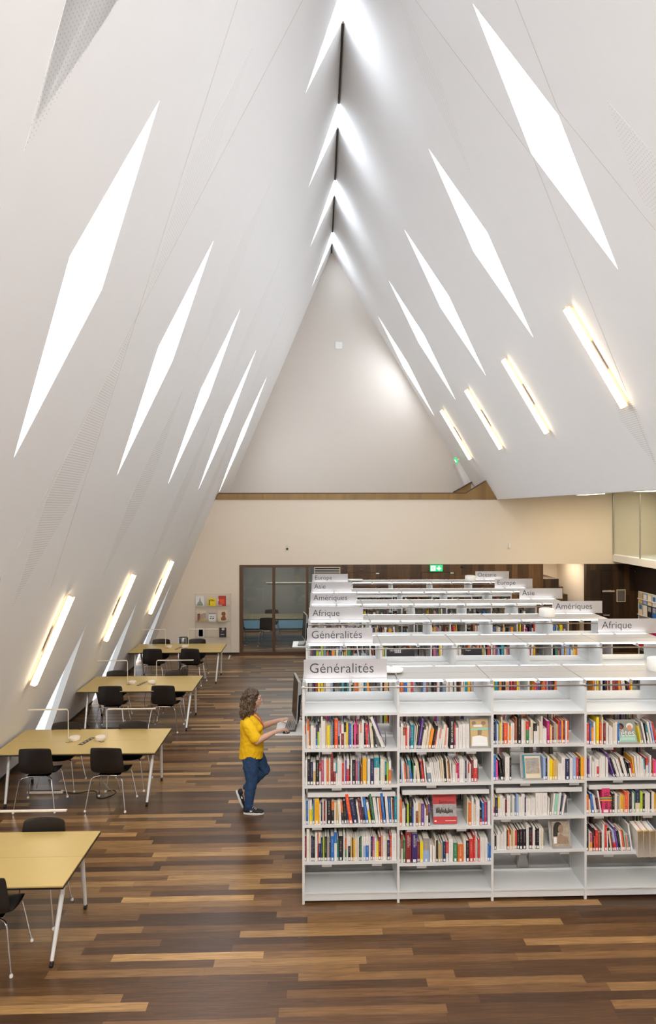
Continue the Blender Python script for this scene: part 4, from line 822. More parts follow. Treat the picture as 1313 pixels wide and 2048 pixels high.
# ================================================================== TABLES, CHAIRS, DESK LAMPS
def table(x0, x1, ya, yb, label, i):
    t = thing('reading_table', label, 'table', ((x0+x1)/2, (ya+yb)/2, 0), group='yellow reading tables along the sloping wall')
    W2, D2 = (x1-x0)/2, (yb-ya)/2
    BX(-W2, W2, -D2, D2, .738, .75).obj('tabletop', 'table_yellow', t); MB().mat('edge_black').box(-W2-.003, W2+.003, -D2-.003, D2+.003, .722, .7375).obj('edge', parent=t)
    MB().mat('table_line').box(-W2, W2, -.0015, .0015, .7502, .7506).obj('centre_line', parent=t)
    MB().mat('leg_grey').box(-W2+.12, W2-.12, -.24, -.18, .68, .722).box(-W2+.12, W2-.12, .18, .24, .68, .722).obj('under_frame', parent=t)
    for sx in (-1, 1):
        for sy in (-1, 1):
            x = sx*(W2-.09); l = MB().mat('leg_white' if sy < 0 else 'leg_white')
            l.tube([(x, sy*.20, .72), (x-sx*.01, sy*.27, .50), (x-sx*.035, sy*(D2-.075), .055)], [.022, .022, .017], 12)
            lo = l.obj('leg', parent=t, smooth=True)
            MB().mat('edge_black').tube([(x-sx*.035-.013, sy*(D2-.07), .024), (x-sx*.035+.013, sy*(D2-.07), .024)], .024, 14).obj('caster', parent=lo)
            MB().mat('chrome').tube([(x-sx*.035, sy*(D2-.072), .03), (x-sx*.035, sy*(D2-.072), .06)], .008, 8).obj('caster_stem', parent=lo)
    s = MB().mat('sign_dark').prism([(-.07, -.17), (-.01, -.17), (.07, .12), (.01, .12)], .7505, .7535, 'z').obj('socket_panel', parent=t)
    m = MB().mat('leg_grey')
    for k in range(4): m.box(-.042+k*.02, -.012+k*.02, -.14+k*.065, -.10+k*.065, .7535, .7545)
    m.obj('socket', parent=s)
    return t
TB = [(-4.34, -2.215, 5.757, 6.734, 'yellow table nearest the camera, cut by left edge'), (-4.34, -2.20, 8.89, 9.87, 'second yellow table from the camera, full width in view'),
      (-4.35, -2.28, 11.93, 13.0, 'third yellow table from the camera, left of the woman'), (-4.36, -2.25, 15.165, 16.12, 'farthest yellow table, in front of brochure display')]
TN = ['nearest table', 'second table', 'third table', 'farthest table']
for i, a in enumerate(TB): table(*a, i)
def make_chair():
    t = thing('shell_chair', '', 'chair', (0, 0, 0))
    # one-piece shell: profile from back top down, around the seat curve to the front edge (front = +Y)
    prof = [(-.245, .860, .205), (-.238, .80, .212), (-.228, .73, .218), (-.218, .66, .222), (-.205, .59, .226), (-.185, .53, .228), (-.145, .482, .228), (-.09, .462, .228), (-.02, .455, .230), (.06, .455, .232), (.13, .458, .232), (.19, .457, .226), (.225, .445, .21)]
    nu = 12; vs = []; fs = []
    for k, (y, z, hw) in enumerate(prof):
        for j in range(nu+1):
            u = -1+2*j/nu; x = hw*u; cv = .035*(abs(u)**2.4)
            yy, zz = y, z
            if k < 6: yy = y+cv*1.0+.012*0; 
            elif k < 8: yy = y+cv*.5; zz = z+cv*.6
            else: zz = z+cv*.55
            if k == 0: zz -= .018*abs(u)**2.5
            if k == len(prof)-1: zz -= .0; yy -= .03*abs(u)**3
            vs.append((x, yy, zz))
    for k in range(len(prof)-1):
        for j in range(nu): a = k*(nu+1)+j; fs.append((a, a+1, a+nu+2, a+nu+1))
    s = MB().mat('chair_shell').add(vs, fs).obj('shell', parent=t, smooth=True)
    so = s.modifiers.new('thick', 'SOLIDIFY'); so.thickness = .011; so.offset = -1; sb = s.modifiers.new('sub', 'SUBSURF'); sb.levels = 1; sb.render_levels = 1
    MB().mat('chrome').box(-.15, .15, -.12, .14, .428, .440).obj('under_frame', parent=t, bevel=.004)
    for sx in (-1, 1):
        for sy in (-1, 1):
            pts = [(sx*.10, sy*.10-.0, .432), (sx*.185, sy*.155-.01, .430), (sx*.205, sy*.175-.01, .418), (sx*.212, sy*.18-.01, .39), (sx*.268, sy*.235-.01, .02)]
            l = MB().mat('chrome').tube(pts, .0085, 8).obj('leg', parent=t, smooth=True)
            MB().mat('white_plastic').lathe([(.015, 0), (.016, .012), (.010, .028)], 12, (sx*.269, sy*.236-.01, 0)).obj('foot', parent=l, smooth=True)
    return t
CH = make_chair(); CG = 'dark shell chairs at the yellow tables'; first = [True]
def chair(x, yrear, face, label, rz=0):
    # yrear: depth of the back feet; face=1 looks away from camera, -1 towards it
    y = yrear+.245*face; r = (0 if face > 0 else PI)+rz
    if first[0]:
        first[0] = False; CH.location = (x, y, 0); CH.rotation_euler = (0, 0, r); CH['label'] = label; CH['group'] = CG; return CH
    return dup(CH, (x, y, 0), r, label, CG)
chair(-2.92, 5.70, 1, 'dark chair on the near side of nearest table, cut by left edge', .06)
chair(-2.80, 6.82, -1, 'dark chair on the far side of nearest table')
chair(-3.77, 8.80, 1, 'dark chair on near side of second table, left one', .02)
chair(-2.82, 8.80, 1, 'dark chair on near side of second table, right one', -.06)
chair(-3.74, 9.90, -1, 'dark chair on far side of second table, left one')
chair(-2.76, 9.90, -1, 'dark chair on far side of second table, right one')
chair(-3.76, 11.90, 1, 'dark chair on near side of third table, left one', .03)
chair(-2.80, 11.90, 1, 'dark chair on near side of third table, right one', -.04)
chair(-3.95, 13.05, -1, 'dark chair on far side of third table, left one')
chair(-2.80, 13.05, -1, 'dark chair on far side of third table, right one')
chair(-3.80, 15.06, 1, 'dark chair on near side of farthest table, left one', .03)
chair(-2.92, 15.06, 1, 'dark chair on near side of farthest table, right one', -.1)
chair(-3.85, 16.22, -1, 'dark chair on far side of farthest table, left one')
chair(-2.98, 16.22, -1, 'dark chair on far side of farthest table, right one')
# meeting room furniture behind glass
mt = table(-2.55, 1.0, 19.7, 20.75, 'long dark table behind the glass partition', 9); mt['group'] = 'meeting room'; [c for c in mt.children if c.name.startswith('tabletop')][0].data.materials[0] = MATS['table_unlit_olive']

chair(-1.52, 19.35, 1, 'dark chair behind the glass, near side of meeting table')
chair(-1.50, 21.0, -1, 'dark chair behind the glass, far side of meeting table')
chair(-2.45, 19.5, 1, 'dark chair behind the glass, cut by the left frame')
chair(-.12, 19.6, 1, 'dark chair behind the glass, half hidden by the bookcases', .5)
chair(-.15, 21.0, -1, 'dark chair behind the glass, at far right of meeting table')
def desk_lamp(x, y, sx, label, base_dx=.09, h=.43, arm=.66):
    t = thing('desk_lamp', label, 'desk lamp', (x, y, .7515), group='thin angled lamps on the yellow tables')
    MB().mat('cream_metal').lathe([(.070, 0), (.073, .004), (.073, .040), (.069, .045)], 28, (-sx*base_dx, 0, 0)).obj('base', parent=t, smooth=True)
    MB().mat('cream_metal').tube([(-sx*(base_dx-.06), 0, .02), (-sx*.01, 0, .02), (0, 0, .03), (0, 0, h-.03), (sx*.008, 0, h-.008), (sx*.03, 0, h)], .006, 8).obj('stem', parent=t, smooth=True)
    MB().mat('cream_metal').box(*sorted((sx*.02, sx*arm)), -.014, .014, h-.005, h+.007).obj('lamp_arm', parent=t)
    MB().mat('cable_black').tube([(-sx*base_dx, -.07, .004), (-sx*(base_dx-.05), -.12, .004), (0, -.10, .004)], .0025, 6).obj('cable', parent=t)
for i, (tx, ty) in enumerate([(-3.33, 6.25), (-3.28, 9.42), (-3.32, 12.45), (-3.36, 15.68)]):
    for sx in (-1, 1):
        if i == 0 and sx == -1: continue
        desk_lamp(tx+sx*.27, ty, sx, arm=.69 if sx > 0 else .56, label='thin cream desk lamp on the %s, arm to the %s' % (TN[i], 'left' if sx < 0 else 'right'))
# floor cables and floor socket bar
def cable(name, pts, m, lab, r=.004):
    cu = bpy.data.curves.new('c', 'CURVE'); cu.dimensions = '3D'; cu.bevel_depth = r; cu.bevel_resolution = 2; s = cu.splines.new('BEZIER'); s.bezier_points.add(len(pts)-1)
    for b, p in zip(s.bezier_points, pts): b.co = p; b.handle_left_type = b.handle_right_type = 'AUTO'
    o = bpy.data.objects.new('c', cu); C.objects.link(o); me = bpy.data.meshes.new_from_object(o.evaluated_get(bpy.context.evaluated_depsgraph_get())); bpy.data.objects.remove(o)
    me.name = name; me.materials.clear(); me.materials.append(MATS[m]); ob = bpy.data.objects.new(name, me); C.objects.link(ob); return tag(ob, lab, 'cable')
t = thing('power_strip', 'long pale power strip on floor under the second table', 'power strip', (-4.12, 9.42, 0)); BX(0, .50, -.025, .025, 0, .035).obj('housing', 'cream_metal', t, bevel=.005); BX(.03, .47, -.015, .015, .035, .037).obj('socket_row', 'sign_dark', t)
cable('floor_cable', [(-3.62, 9.42, .012), (-3.4, 9.40, .006), (-3.2, 9.46, .006), (-3.05, 9.22, .006), (-2.95, 9.25, .006), (-2.9, 9.45, .006), (-3.0, 9.42, .02)], 'cable_black', 'black cable snaking on floor under the second table', .007)
for k, dx in enumerate((0, .09)): cable('floor_cable', [(-3.1+dx, 9.4, .72), (-3.12+dx*2, 9.38, .4), (-2.98+dx*2, 9.30, .15), (-2.92+dx, 9.42, .01)], 'cable_white', ['pale cable hanging under second table, left of two', 'pale cable hanging under second table, right of two'][k], .004)
cable('floor_cable', [(-4.3, 12.5, .3), (-4.28, 12.3, .02), (-3.9, 12.2, .006), (-3.4, 12.25, .006), (-3.2, 12.4, .006)], 'cable_black', 'black cable on the floor under the third table', .007)
for k, dx in enumerate((0, .12)): cable('floor_cable', [(-3.2+dx, 12.4, .72), (-3.25+dx, 12.35, .4), (-3.1+dx, 12.3, .1), (-3.2, 12.4, .01)], 'cable_black', ['black cable hanging below third table, left of two', 'black cable hanging below third table, right of two'][k], .004)
# steel bin behind the farthest table
t = thing('steel_bin', 'round stainless steel bin between far chairs of farthest table', 'bin', (-3.40, 16.58, 0)); MB().mat('steel_bin').lathe([(.125, 0), (.128, .01), (.128, .80), (.122, .82), (.105, .815), (.10, .70)], 28).obj('body', parent=t, smooth=True); MB().mat('edge_black').lathe([(.129, .02), (.130, .03), (.129, .04)], 28).obj('base_ring', parent=t)
# ================================================================== BROCHURE DISPLAY
YD = 17.95
t = thing('brochure_display', 'clear acrylic brochure display stand against the cream wall', 'display stand', (-3.36, YD, 0))
DX = -3.36
BX(.0, .96, .03, .036, .35, 1.72).obj('back_panel', 'acrylic', t)
for x in (0, .955): BX(x-.004, x+.012, -.02, .06, .03, 1.74).obj('side_post', 'acrylic', t)
BX(0, .96, 0, .05, 1.72, 1.732).obj('top_rail', 'acrylic', t)
for z in (1.40, .98, .55): MB().mat('acrylic').box(.02, .94, -.05, .03, z, z+.005).box(.02, .94, -.05, -.046, z, z+.06).obj('pocket_shelf', parent=t)
for x in (0.02, .94): MB().mat('white_plastic').prism([(-.22, 0), (.22, 0), (.22, .02), (.03, .06), (-.03, .06), (-.22, .02)], x-.012, x+.012, 'x').obj('foot', parent=t)
def brochure(r, lab, base, shapes):
    x0, x1, z0, z1 = prect(*r, YD-.03); w, h = x1-x0, z1-z0
    zz = min((1.405, .985, .555), key=lambda v: abs(v-z0))
    b = thing('brochure', lab, 'brochure', (x0, YD-.035, zz)); BX(0, w, 0, .006, 0, h).obj('cover', base, b)
    for m, pts in shapes: MB().mat(m).prism([(p[0]*w, p[1]*h) for p in pts], -.0015, -.0003).obj('print', parent=b)
sq = lambda a, b, c, d: [(a, b), (c, b), (c, d), (a, d)]
brochure((392, 1191, 408.5, 1211), 'white brochure with green grey tower, top left of the display', 'label_white', [('bk_G', [(.1, .05), (.9, .05), (.8, .3), (.62, .5), (.5, .95), (.4, .5), (.2, .3)])])
brochure((416, 1195, 432, 1210.7), 'yellow brochure in top middle of the display', 'bk_y', [('dark_ink', sq(.12, .1, .22, .8)), ('dark_ink', sq(.3, .66, .85, .72)), ('dark_ink', sq(.3, .78, .7, .83))])
brochure((437, 1190, 452.3, 1210.7), 'red brochure in top right of the display', 'red_print', [('bk_V', sq(.2, .2, .75, .7)), ('label_white', sq(.0, .05, .5, .12)), ('bk_w', sq(.0, .5, .08, .7))])
brochure((395.4, 1221, 412, 1242.8), 'sepia photo brochure in middle left of the display', 'photo_sepia', [('bk_c', [(.0, .6), (1, .8), (1, 1), (0, 1)]), ('bk_B', [(0, 0), (.3, .3), (.3, .75), (0, .7)]), ('bk_T', [(.1, 0), (1, 0), (1, .35), (.5, .2)])])
brochure((417.6, 1225, 432, 1242.8), 'white brochure with small dark print, centre of the display', 'label_white', [('dark_ink', sq(.2, .3, .38, .42)), ('dark_ink', sq(.5, .3, .75, .42)), ('dark_ink', sq(.25, .5, .42, .6)), ('bk_g', sq(.5, .5, .8, .6)), ('bk_g', sq(0, .85, 1, 1))])
brochure((436.4, 1219, 455, 1242.4), 'cream brochure with brown animal drawing, middle right of the display', 'bk_c', [('bk_B', [(.35, .1), (.7, .08), (.9, .2), (.75, .5), (.85, .65), (.7, .85), (.42, .82), (.35, .6), (.5, .5), (.3, .3)])])
brochure((396, 1255, 408, 1273.5), 'white framed brochure with dark picture, bottom left of display', 'label_white', [('bk_g', sq(.12, .1, .88, .92)), ('label_white', sq(.17, .14, .83, .88)), ('dark_ink', sq(.28, .3, .72, .7)), ('bk_C', sq(.4, .38, .6, .62))])
brochure((438.8, 1254, 453, 1273.5), 'dark brochure with cream circle, bottom right of display', 'sign_dark', [('bk_c', [(.55+.22*math.cos(a*.7), .85+.13*math.sin(a*.7)) for a in range(9)]), ('bk_R', [(.3, .5), (.5, .6), (.45, .66), (.28, .56)]), ('bk_c', sq(.2, .3, .7, .34))])
# ================================================================== MAGAZINE RACK at the right edge
t = thing('magazine_rack', 'white wire magazine rack at the right edge before the dark door', 'magazine rack', (8.50, 16.2, 0))
fr = MB().mat('leg_white')
for y in (0, .98): fr.box(0, .03, y, y+.02, 0, 1.86)
for z in (.4, .82, 1.24, 1.66): fr.box(-.03, .03, 0, 1.0, z, z+.012)
fr.box(0, .03, 0, 1.0, 1.84, 1.86); fr.obj('frame', parent=t)
BX(.03, .035, 0, 1.0, .3, 1.85).obj('back_panel', 'photo_grey', t)
r2 = random.Random(9); cols = ['bk_w', 'bk_r', 'bk_g', 'bk_c', 'bk_b', 'bk_w', 'bk_l', 'bk_k', 'bk_m', 'bk_T']
ROWQ = ['top', 'second', 'third', 'lowest']
for ri, z in enumerate((1.46, 1.252, .832, .412)):
    if ri == 0: z = 1.5
    for ci in range(4):
        c_ = cols[(ri*4+ci*3) % 10]; h = .30 if ri else .30
        if ri == 0: z = 1.535
        o = BX(-.012, -.004, 0, .2, 0, h).obj('magazine', c_); o.location = (8.50, 16.24+ci*.235, z if ri else 1.535); tag(o, '%s magazine, %s from the back end, %s tier of magazine rack' % (CNAME[c_[3:]], ORD[3-ci], ROWQ[ri]), 'magazine', 'magazines in the rack')
        BX(-.014, -.012, .03, .17, h*.5, h*.9).obj('cover_picture', r2.choice(['photo_grey', 'photo_sepia', 'bk_w', 'bk_b']), o)
# ================================================================== CATALOGUE TERMINALS on the bookcase ends
def terminal(y, which):
    t = thing('keyboard_shelf', 'white shelf board on end of %s bookcase' % which, 'shelf board', (XL-.012, y, 1.075))
    BX(-.40, 0, .0, .60, 0, .016).obj('board', 'leg_white', t, bevel=.003); MB().mat('metal_light').box(-.06, 0, .27, .33, -.05, 0).obj('bracket', parent=t)
    m = thing('monitor', 'thin black monitor seen edge-on above the %s keyboard' % which, 'monitor', (-.32, y+.30, 1.20)); m.rotation_euler = (0, math.radians(3), math.radians(9))
    BX(-.014, .0, -.25, .25, 0, .56).obj('bezel', 'silver_plastic', m, bevel=.004); BX(-.0155, -.014, -.235, .235, .03, .545).obj('screen', 'screen_black', m)
    MB().mat('screen_black').prism([(0, 0.0), (.018, .03), (.034, .12), (.034, .40), (.0, .54)], -.235, .235, 'y').obj('back_cover', parent=m)
    MB().mat('silver_plastic').prism([(0, .38), (.036, .40), (.018, .55), (.0, .557)], -.245, .245, 'y').obj('top_shell', parent=m)
    MB().mat('leg_white').box(.034, .05, -.06, .06, .32, .50).tube([(.05, 0, .42), (.150, 0, .42)], .016, 10).obj('wall_arm', parent=m)
    k = thing('keyboard', 'dark computer keyboard on the board by the %s bookcase' % which, 'keyboard', (-.37, y+.32, 1.0925)); k.rotation_euler = (0, 0, math.radians(-3))
    MB().mat('keyboard_grey').prism([(-.075, 0), (.075, 0), (.075, .022), (-.075, .012)], -.215, .215, 'y').obj('case', parent=k)
    ks = MB().mat('silver_plastic'); 
    ks = MB().mat('leg_grey')
    for a in range(5):
        for b in range(15): xk = -.062+a*.025; ks.prism([(xk, .013+a*.0016), (xk+.019, .0145+a*.0016), (xk+.018, .019+a*.0016), (xk+.001, .0175+a*.0016)], -.205+b*.0275, -.205+b*.0275+.022, 'y')
    ko = ks.obj('keys', parent=k)
    return t
terminal(ROWS[1]+.04, 'second'); terminal(ROWS[4]+.04, 'fifth')
t = thing('mouse', 'black computer mouse under the right hand of the woman', 'mouse', (-.425, ROWS[1]+.10, 1.0925)); MB().mat('screen_black').ball((0, 0, .0), .032, 14, (1.5, 1, .9)).obj('shell', parent=t, smooth=True); MB().mat('leg_grey').box(.02, .034, -.003, .003, .022, .028).obj('wheel', parent=t)
cable('monitor_cable', [(-.29, ROWS[1]+.25, 1.35), (-.24, ROWS[1]+.2, 1.28), (-.22, ROWS[1]+.22, 1.22), (-.19, ROWS[1]+.2, 1.30), (-.17, ROWS[1]+.15, 1.45)], 'cable_black', 'black cable between monitor and bookcase end', .004)
# ================================================================== THE PERSON
mat('skin', (.62, .36, .26), .5, noise=.04, nscale=30)
mat('shirt_yellow', (.90, .53, .002), .8, noise=.05, nscale=12, bump=.5)
mat('denim', (.022, .062, .150), .8, noise=.5, nscale=11, bump=.4)
mat('shoe_black', (.012, .012, .016), .6, noise=.2, nscale=60)
mat('shoe_sole', (.75, .74, .70), .6, noise=.02)
mat('hair', (.075, .042, .022), .45, noise=.65, nscale=26, bump=.5)
mat('hair_light', (.22, .14, .08), .45, noise=.4, nscale=30)
mat('eye_white', (.8, .78, .75), .3); mat('lip', (.55, .20, .18), .5)
mat('lanyard_red', (.50, .10, .12), .6, noise=.4, nscale=80)
mat('glasses_frame', (.35, .12, .10), .3)
def remesh(mb, name, m, vox, smooth=3, parent=None, tex=0, tsize=.05):
    me = mb.mesh(name); o = bpy.data.objects.new(name, me); C.objects.link(o)
    r = o.modifiers.new('r', 'REMESH'); r.mode = 'VOXEL'; r.voxel_size = vox
    s = o.modifiers.new('s', 'SMOOTH'); s.iterations = smooth; s.factor = .5
    if tex:
        tx = bpy.data.textures.new(name, 'CLOUDS'); tx.noise_scale = tsize
        d = o.modifiers.new('d', 'DISPLACE'); d.texture = tx; d.strength = tex; d.texture_coords = 'GLOBAL'
    me2 = bpy.data.meshes.new_from_object(o.evaluated_get(bpy.context.evaluated_depsgraph_get()))
    bpy.data.objects.remove(o); me2.name = name; me2.materials.clear(); me2.materials.append(MATS[m]); me2.polygons.foreach_set('use_smooth', [True]*len(me2.polygons))
    ob = bpy.data.objects.new(name, me2); C.objects.link(ob)
    if parent: ob.parent = parent
    return ob
def cap(mb, pts, rs, seg=14):
    """tapered limb with rounded ends"""
    mb.tube(pts, rs, seg)
    for p, r in zip(pts, rs): mb.ball(p, r*.995, seg)
def loft(mb, rings, seg=24, zf=None):
    vs = []; fs = []
    for i, (cx, cy, z, rx, ry) in enumerate(rings):
        for k in range(seg):
            a = 2*PI*k/seg; vs.append((cx+rx*math.cos(a), cy+ry*math.sin(a), z+(zf(i, a) if zf else 0)))
    for i in range(len(rings)-1):
        for k in range(seg): a = i*seg+k; b_ = i*seg+(k+1) % seg; fs.append((a, b_, b_+seg, a+seg))
    fs.append(list(range(seg-1, -1, -1))); fs.append([len(vs)-seg+k for k in range(seg)]); mb.add(vs, fs)
PX0, PY0 = -.89, 8.80
per = thing('person', 'woman in yellow shirt and blue jeans standing, typing at the keyboard shelf', 'person', (PX0, PY0, 0))
q = lambda x, y, z: (x-PX0, y-PY0, z)
b = MB().mat('skin')
# trunk, neck
loft(b, [(*q(-.90, 8.80, .74), .10, .15), (*q(-.895, 8.80, .86), .115, .155), (*q(-.89, 8.80, .98), .115, .145), (*q(-.905, 8.80, 1.10), .11, .15), (*q(-.915, 8.80, 1.20), .09, .155), (*q(-.915, 8.80, 1.255), .06, .11), (*q(-.905, 8.80, 1.285), .045, .06)])
cap(b, [q(-.912, 8.80, 1.24), q(-.888, 8.80, 1.36), q(-.88, 8.80, 1.42)], [.055, .050, .05])
# head: skull, face, jaw, nose, brow, lips, ear
HC = q(-.868, 8.80, 1.49)
b.ball((HC[0]-.018, HC[1], HC[2]+.02), .092, 20, (1.02, .84, 1.10)); b.ball((HC[0]+.022, HC[1], HC[2]-.035), .072, 20, (1.0, .88, 1.22))
b.ball((HC[0]+.055, HC[1], HC[2]-.098), .024, 14, (1, 1.1, .9)); cap(b, [(HC[0]+.088, 0, HC[2]+.012), (HC[0]+.105, 0, HC[2]-.026)], [.010, .0155]); b.ball((HC[0]+.10, 0, HC[2]-.032), .013, 10, (.9, 1.5, .8))
cap(b, [(HC[0]+.080, -.032, HC[2]+.028), (HC[0]+.086, 0, HC[2]+.030), (HC[0]+.080, .032, HC[2]+.028)], [.012, .012, .012])
cap(b, [(HC[0]+.080, -.016, HC[2]-.063), (HC[0]+.091, 0, HC[2]-.062), (HC[0]+.080, .016, HC[2]-.063)], [.008, .010, .008])
for s in (-1, 1): b.ball((HC[0]+.055, s*.038, HC[2]-.025), .028, 12, (1, .8, 1)); b.ball((HC[0]-.012, s*.078, HC[2]-.01), .026, 10, (.7, .35, 1.15))
# legs
cap(b, [q(-.91, 8.72, .80), q(-.885, 8.70, .43), q(-.925, 8.69, .09)], [.085, .055, .036]); cap(b, [q(-.925, 8.69, .07), q(-.82, 8.69, .035)], [.035, .028])
cap(b, [q(-.89, 8.88, .80), q(-.735, 8.90, .50), q(-.995, 8.90, .235)], [.085, .055, .036]); cap(b, [q(-1.005, 8.90, .22), q(-1.01, 8.90, .10)], [.035, .028])
def hand(mb, wrist, elbow, pts_f, thumb, palm):
    cap(mb, [elbow, tuple((Vector(elbow)*.55+Vector(wrist)*.45)+Vector((0, 0, .003))), wrist], [.042, .041, .0245])
    cap(mb, [wrist, tuple(Vector(palm[0])), tuple(Vector(palm[1]))], [.023, .021, .017])
    for p0, p1 in ((0, 0),): pass
    k = [Vector(f[0]) for f in pts_f]
    for a, b_ in zip(k, k[1:]): cap(mb, [wrist, tuple(a), tuple(b_)], [.018, .012, .012])
    for f in pts_f: cap(mb, [tuple(v) for v in f], [.0098, .0088, .0082, .0070])
    cap(mb, thumb, [.013, .011, .009, .0075])
# right arm (towards the camera), hand on the mouse
sh1, el1, wr1 = q(-.93, 8.645, 1.19), q(-.808, 8.575, .992), q(-.555, 8.60, 1.118)
cap(b, [sh1, el1], [.055, .044]); fz = 1.135
F1 = []
for j, yy in enumerate((8.628, 8.607, 8.586, 8.567)):
    ln = (.072, .080, .074, .058)[j]; x0_ = -.470-(.0, -.002, .002, .010)[j]
    F1.append([q(x0_, yy, fz), q(x0_+ln*.42, yy-.001*j, fz+.008), q(x0_+ln*.75, yy-.003*j, fz-.006), q(x0_+ln, yy-.004*j, fz-.026)])
hand(b, wr1, el1, F1, [q(-.535, 8.618, 1.118), q(-.500, 8.640, 1.112), q(-.470, 8.652, 1.108), q(-.445, 8.655, 1.104)], [q(-.515, 8.600, 1.127), q(-.480, 8.597, 1.133)])
# left arm, hand on the keys
sh2, el2, wr2 = q(-.915, 8.955, 1.19), q(-.80, 9.015, 1.035), q(-.535, 8.965, 1.145)
cap(b, [sh2, el2], [.055, .044]); F2 = []
for j, yy in enumerate((8.935, 8.957, 8.979, 8.999)):
    ln = (.070, .080, .074, .058)[j]; x0_ = -.450-(.0, -.002, .002, .010)[j]
    F2.append([q(x0_, yy, 1.158), q(x0_+ln*.42, yy-.004, 1.166), q(x0_+ln*.75, yy-.006, 1.150), q(x0_+ln*.92, yy-.006, 1.124)])
hand(b, wr2, el2, F2, [q(-.515, 8.945, 1.142), q(-.480, 8.918, 1.134), q(-.452, 8.906, 1.126), q(-.428, 8.902, 1.117)], [q(-.495, 8.966, 1.153), q(-.460, 8.966, 1.158)])
remesh(b, 'body', 'skin', .0046, 3, per)
# face details
for s in (-1, 1):
    MB().mat('eye_white').ball((HC[0]+.076, s*.031, HC[2]+.006), .011, 10).obj('eye', parent=per, smooth=True); MB().mat('dark_ink').ball((HC[0]+.0845, s*.031, HC[2]+.005), .0045, 8).obj('iris', parent=per, smooth=True)
    MB().mat('hair').tube([(HC[0]+.082, s*.016, HC[2]+.030), (HC[0]+.086, s*.032, HC[2]+.036), (HC[0]+.074, s*.048, HC[2]+.030)], [.0025, .003, .0015], 6).obj('eyebrow', parent=per, smooth=True)
MB().mat('lip').tube([(HC[0]+.086, -.019, HC[2]-.062), (HC[0]+.098, -.006, HC[2]-.060), (HC[0]+.099, 0, HC[2]-.061), (HC[0]+.098, .006, HC[2]-.060), (HC[0]+.086, .019, HC[2]-.062)], [.002, .005, .0052, .005, .002], 8).obj('mouth', parent=per, smooth=True)
gl_ = MB().mat('glasses_frame')
for s in (-1, 1):
    ring = [(HC[0]+.098-.012*abs(math.cos(a))*0, s*.032+.021*math.cos(a), HC[2]+.002+.018*math.sin(a)) for a in [2*PI*k/16 for k in range(17)]]; gl_.tube(ring, .0018, 6)
    gl_.tube([(HC[0]+.098, s*.053, HC[2]+.006), (HC[0]+.06, s*.074, HC[2]+.006), (HC[0]-.01, s*.080, HC[2]+.004)], .0018, 6)
gl_.tube([(HC[0]+.098, -.011, HC[2]+.006), (HC[0]+.104, 0, HC[2]+.009), (HC[0]+.098, .011, HC[2]+.006)], .0018, 6); gl_.obj('glasses', parent=per)
# shirt
s_ = MB().mat('shirt_yellow')
def hem(i, a): return (-.085*abs(math.cos(a))**.9 if i == 0 else (-.03*abs(math.cos(a)) if i == 1 else 0))
loft(s_, [(*q(-.905, 8.80, .785), .158, .195), (*q(-.895, 8.80, .86), .158, .192), (*q(-.89, 8.80, .96), .152, .182), (*q(-.90, 8.80, 1.06), .145, .18), (*q(-.91, 8.80, 1.15), .142, .18), (*q(-.918, 8.80, 1.215), .118, .175), (*q(-.918, 8.80, 1.262), .080, .125), (*q(-.908, 8.80, 1.288), .058, .078)], 32, hem)
cap(s_, [sh1, tuple(Vector(sh1)*.16+Vector(el1)*.84+Vector((0, 0, .012)))], [.078, .074]); cap(s_, [sh2, tuple(Vector(sh2)*.3+Vector(el2)*.7)], [.075, .068])
s_.ball(q(-.80, 8.735, 1.115), .062, 14); s_.ball(q(-.80, 8.865, 1.115), .062, 14)
remesh(s_, 'shirt', 'shirt_yellow', .008, 3, per, tex=.017, tsize=.055)
# jeans
j_ = MB().mat('denim')
loft(j_, [(*q(-.905, 8.80, .70), .118, .165), (*q(-.905, 8.80, .80), .125, .172), (*q(-.90, 8.80, .90), .118, .155)])
j_.ball(q(-.945, 8.73, .775), .084, 14); j_.ball(q(-.94, 8.87, .775), .084, 14)
cap(j_, [q(-.905, 8.715, .76), q(-.90, 8.705, .60), q(-.885, 8.70, .43), q(-.91, 8.695, .27), q(-.925, 8.69, .10)], [.112, .100, .076, .070, .054])
cap(j_, [q(-.885, 8.885, .76), q(-.80, 8.895, .62), q(-.73, 8.90, .50), q(-.86, 8.90, .375), q(-.975, 8.90, .262)], [.110, .096, .076, .068, .052])
remesh(j_, 'jeans', 'denim', .008, 3, per, tex=.018, tsize=.040)
# hair: cap of skull plus curly locks to the shoulders
h_ = MB().mat('hair'); rr = random.Random(21)
h_.ball((HC[0]-.035, 0, HC[2]+.035), .108, 20, (1.02, .98, 1.0)); h_.ball((HC[0]-.075, 0, HC[2]-.05), .098, 18, (.95, 1.1, 1.25)); h_.ball((HC[0]-.080, 0, HC[2]-.125), .085, 16, (1, 1.35, .95))
for s in (-1, 1): h_.ball((HC[0]-.030, s*.075, HC[2]-.06), .055, 14, (1.05, .6, 1.9)); h_.ball((HC[0]+.005, s*.055, HC[2]+.075), .052, 12, (1.1, .8, .6))
def lock(mb, a0, r0, z0, ln, rad):
    pts = []; ph = rr.uniform(0, 6.28)
    for i in range(9):
        f = i/8; r = r0*(1+.10*f)+.010*math.sin(ph+f*13); a = a0+.10*math.sin(ph+f*11)
        cx = HC[0]-.048-.02*f; x = cx+r*math.cos(a); y = r*1.0*math.sin(a); pts.append((x, y, z0-ln*f))
    mb.tube(pts, [rad*(.7+.5*math.sin(PI*min(1, .15+f/8*.85))) for f in range(9)], 7)
for k in range(54):
    a0 = math.radians(rr.uniform(48, 312)); lock(h_, a0, rr.uniform(.088, .108), HC[2]+rr.uniform(-.02, .08), rr.uniform(.19, .27), rr.uniform(.010, .016))
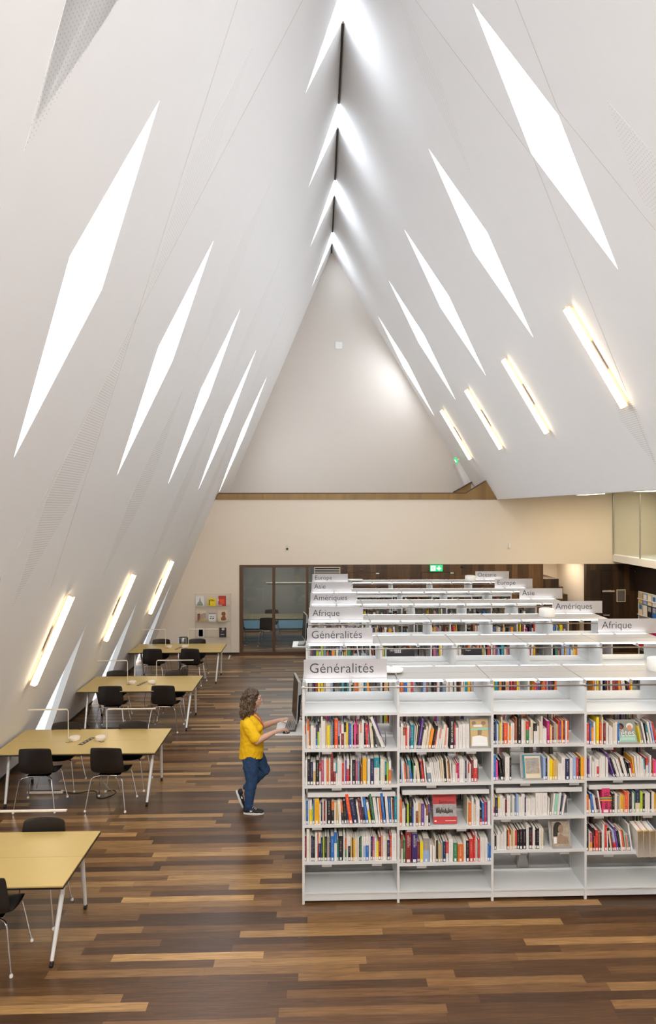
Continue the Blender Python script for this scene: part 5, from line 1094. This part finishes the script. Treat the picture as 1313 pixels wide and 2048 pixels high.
remesh(h_, 'hair', 'hair', .005, 1, per, tex=.022, tsize=.020)
hl = MB().mat('hair_light')
for k in range(16):
    lock(hl, math.radians(rr.uniform(60, 300)), rr.uniform(.108, .118), HC[2]+rr.uniform(-.03, .05), rr.uniform(.12, .2), .0038)
hl = hl.obj('hair_highlights', parent=per, smooth=True); hl['kind'] = 'stuff'
# lanyard
for s in (-1, 1): MB().mat('lanyard_red').tube([q(-.905, 8.80+s*.055, 1.292), q(-.83, 8.80+s*.065, 1.265), q(-.775, 8.80+s*.045, 1.20), q(-.742, 8.80+s*.012, 1.12)], .006, 6).obj('lanyard', parent=per, smooth=True)
# shoes
def shoe(M, name='shoe'):
    u = MB().mat('shoe_black'); u.M = M
    for c, r, sc in (((-.045, 0, .055), .045, (1.1, .85, .95)), ((.02, 0, .050), .045, (1.4, .9, .8)), ((.09, 0, .038), .042, (1.5, 1.0, .68)), ((.14, 0, .032), .034, (1.3, 1.05, .7)), ((-.04, 0, .09), .036, (1.1, .9, .8))): u.ball(c, r, 16, sc)
    o = remesh(u, name, 'shoe_black', .005, 3, per)
    so = MB().mat('shoe_sole'); so.M = M; out = []
    for k in range(28):
        a = 2*PI*k/28; x = .048+.137*math.cos(a); w_ = .038+.008*math.sin((x+.09)/.28*PI*1.0)*(1 if x > .02 else .3); out.append((x, w_*math.copysign(abs(math.sin(a))**.75, math.sin(a))))
    so.prism(out, .0, .026, 'z').obj('sole', parent=o, bevel=.004)
    lg = MB().mat('shoe_sole'); lg.M = M; 
    for yy in (-.0405, .0395): lg.prism([(-.0, .045), (.02, .04), (.035, .05), (.03, .062), (.012, .058), (.004, .066)], yy, yy+.001)
    lg.obj('side_mark', parent=o)
    lc = MB().mat('shoe_sole'); lc.M = M
    for i in range(4): lc.tube([(.035+.02*i, -.024, .086-.010*i), (.045+.02*i, 0, .089-.010*i), (.035+.02*i, .024, .086-.010*i)], .0022, 5)
    MB.obj(lc, 'laces', parent=o)
shoe(Matrix.Translation(q(-.905, 8.69, 0)) @ Matrix.Rotation(math.radians(-3), 4, 'Z'))
shoe(Matrix.Translation(q(-1.088, 8.90, .137)) @ Matrix.Rotation(math.radians(68), 4, 'Y'))
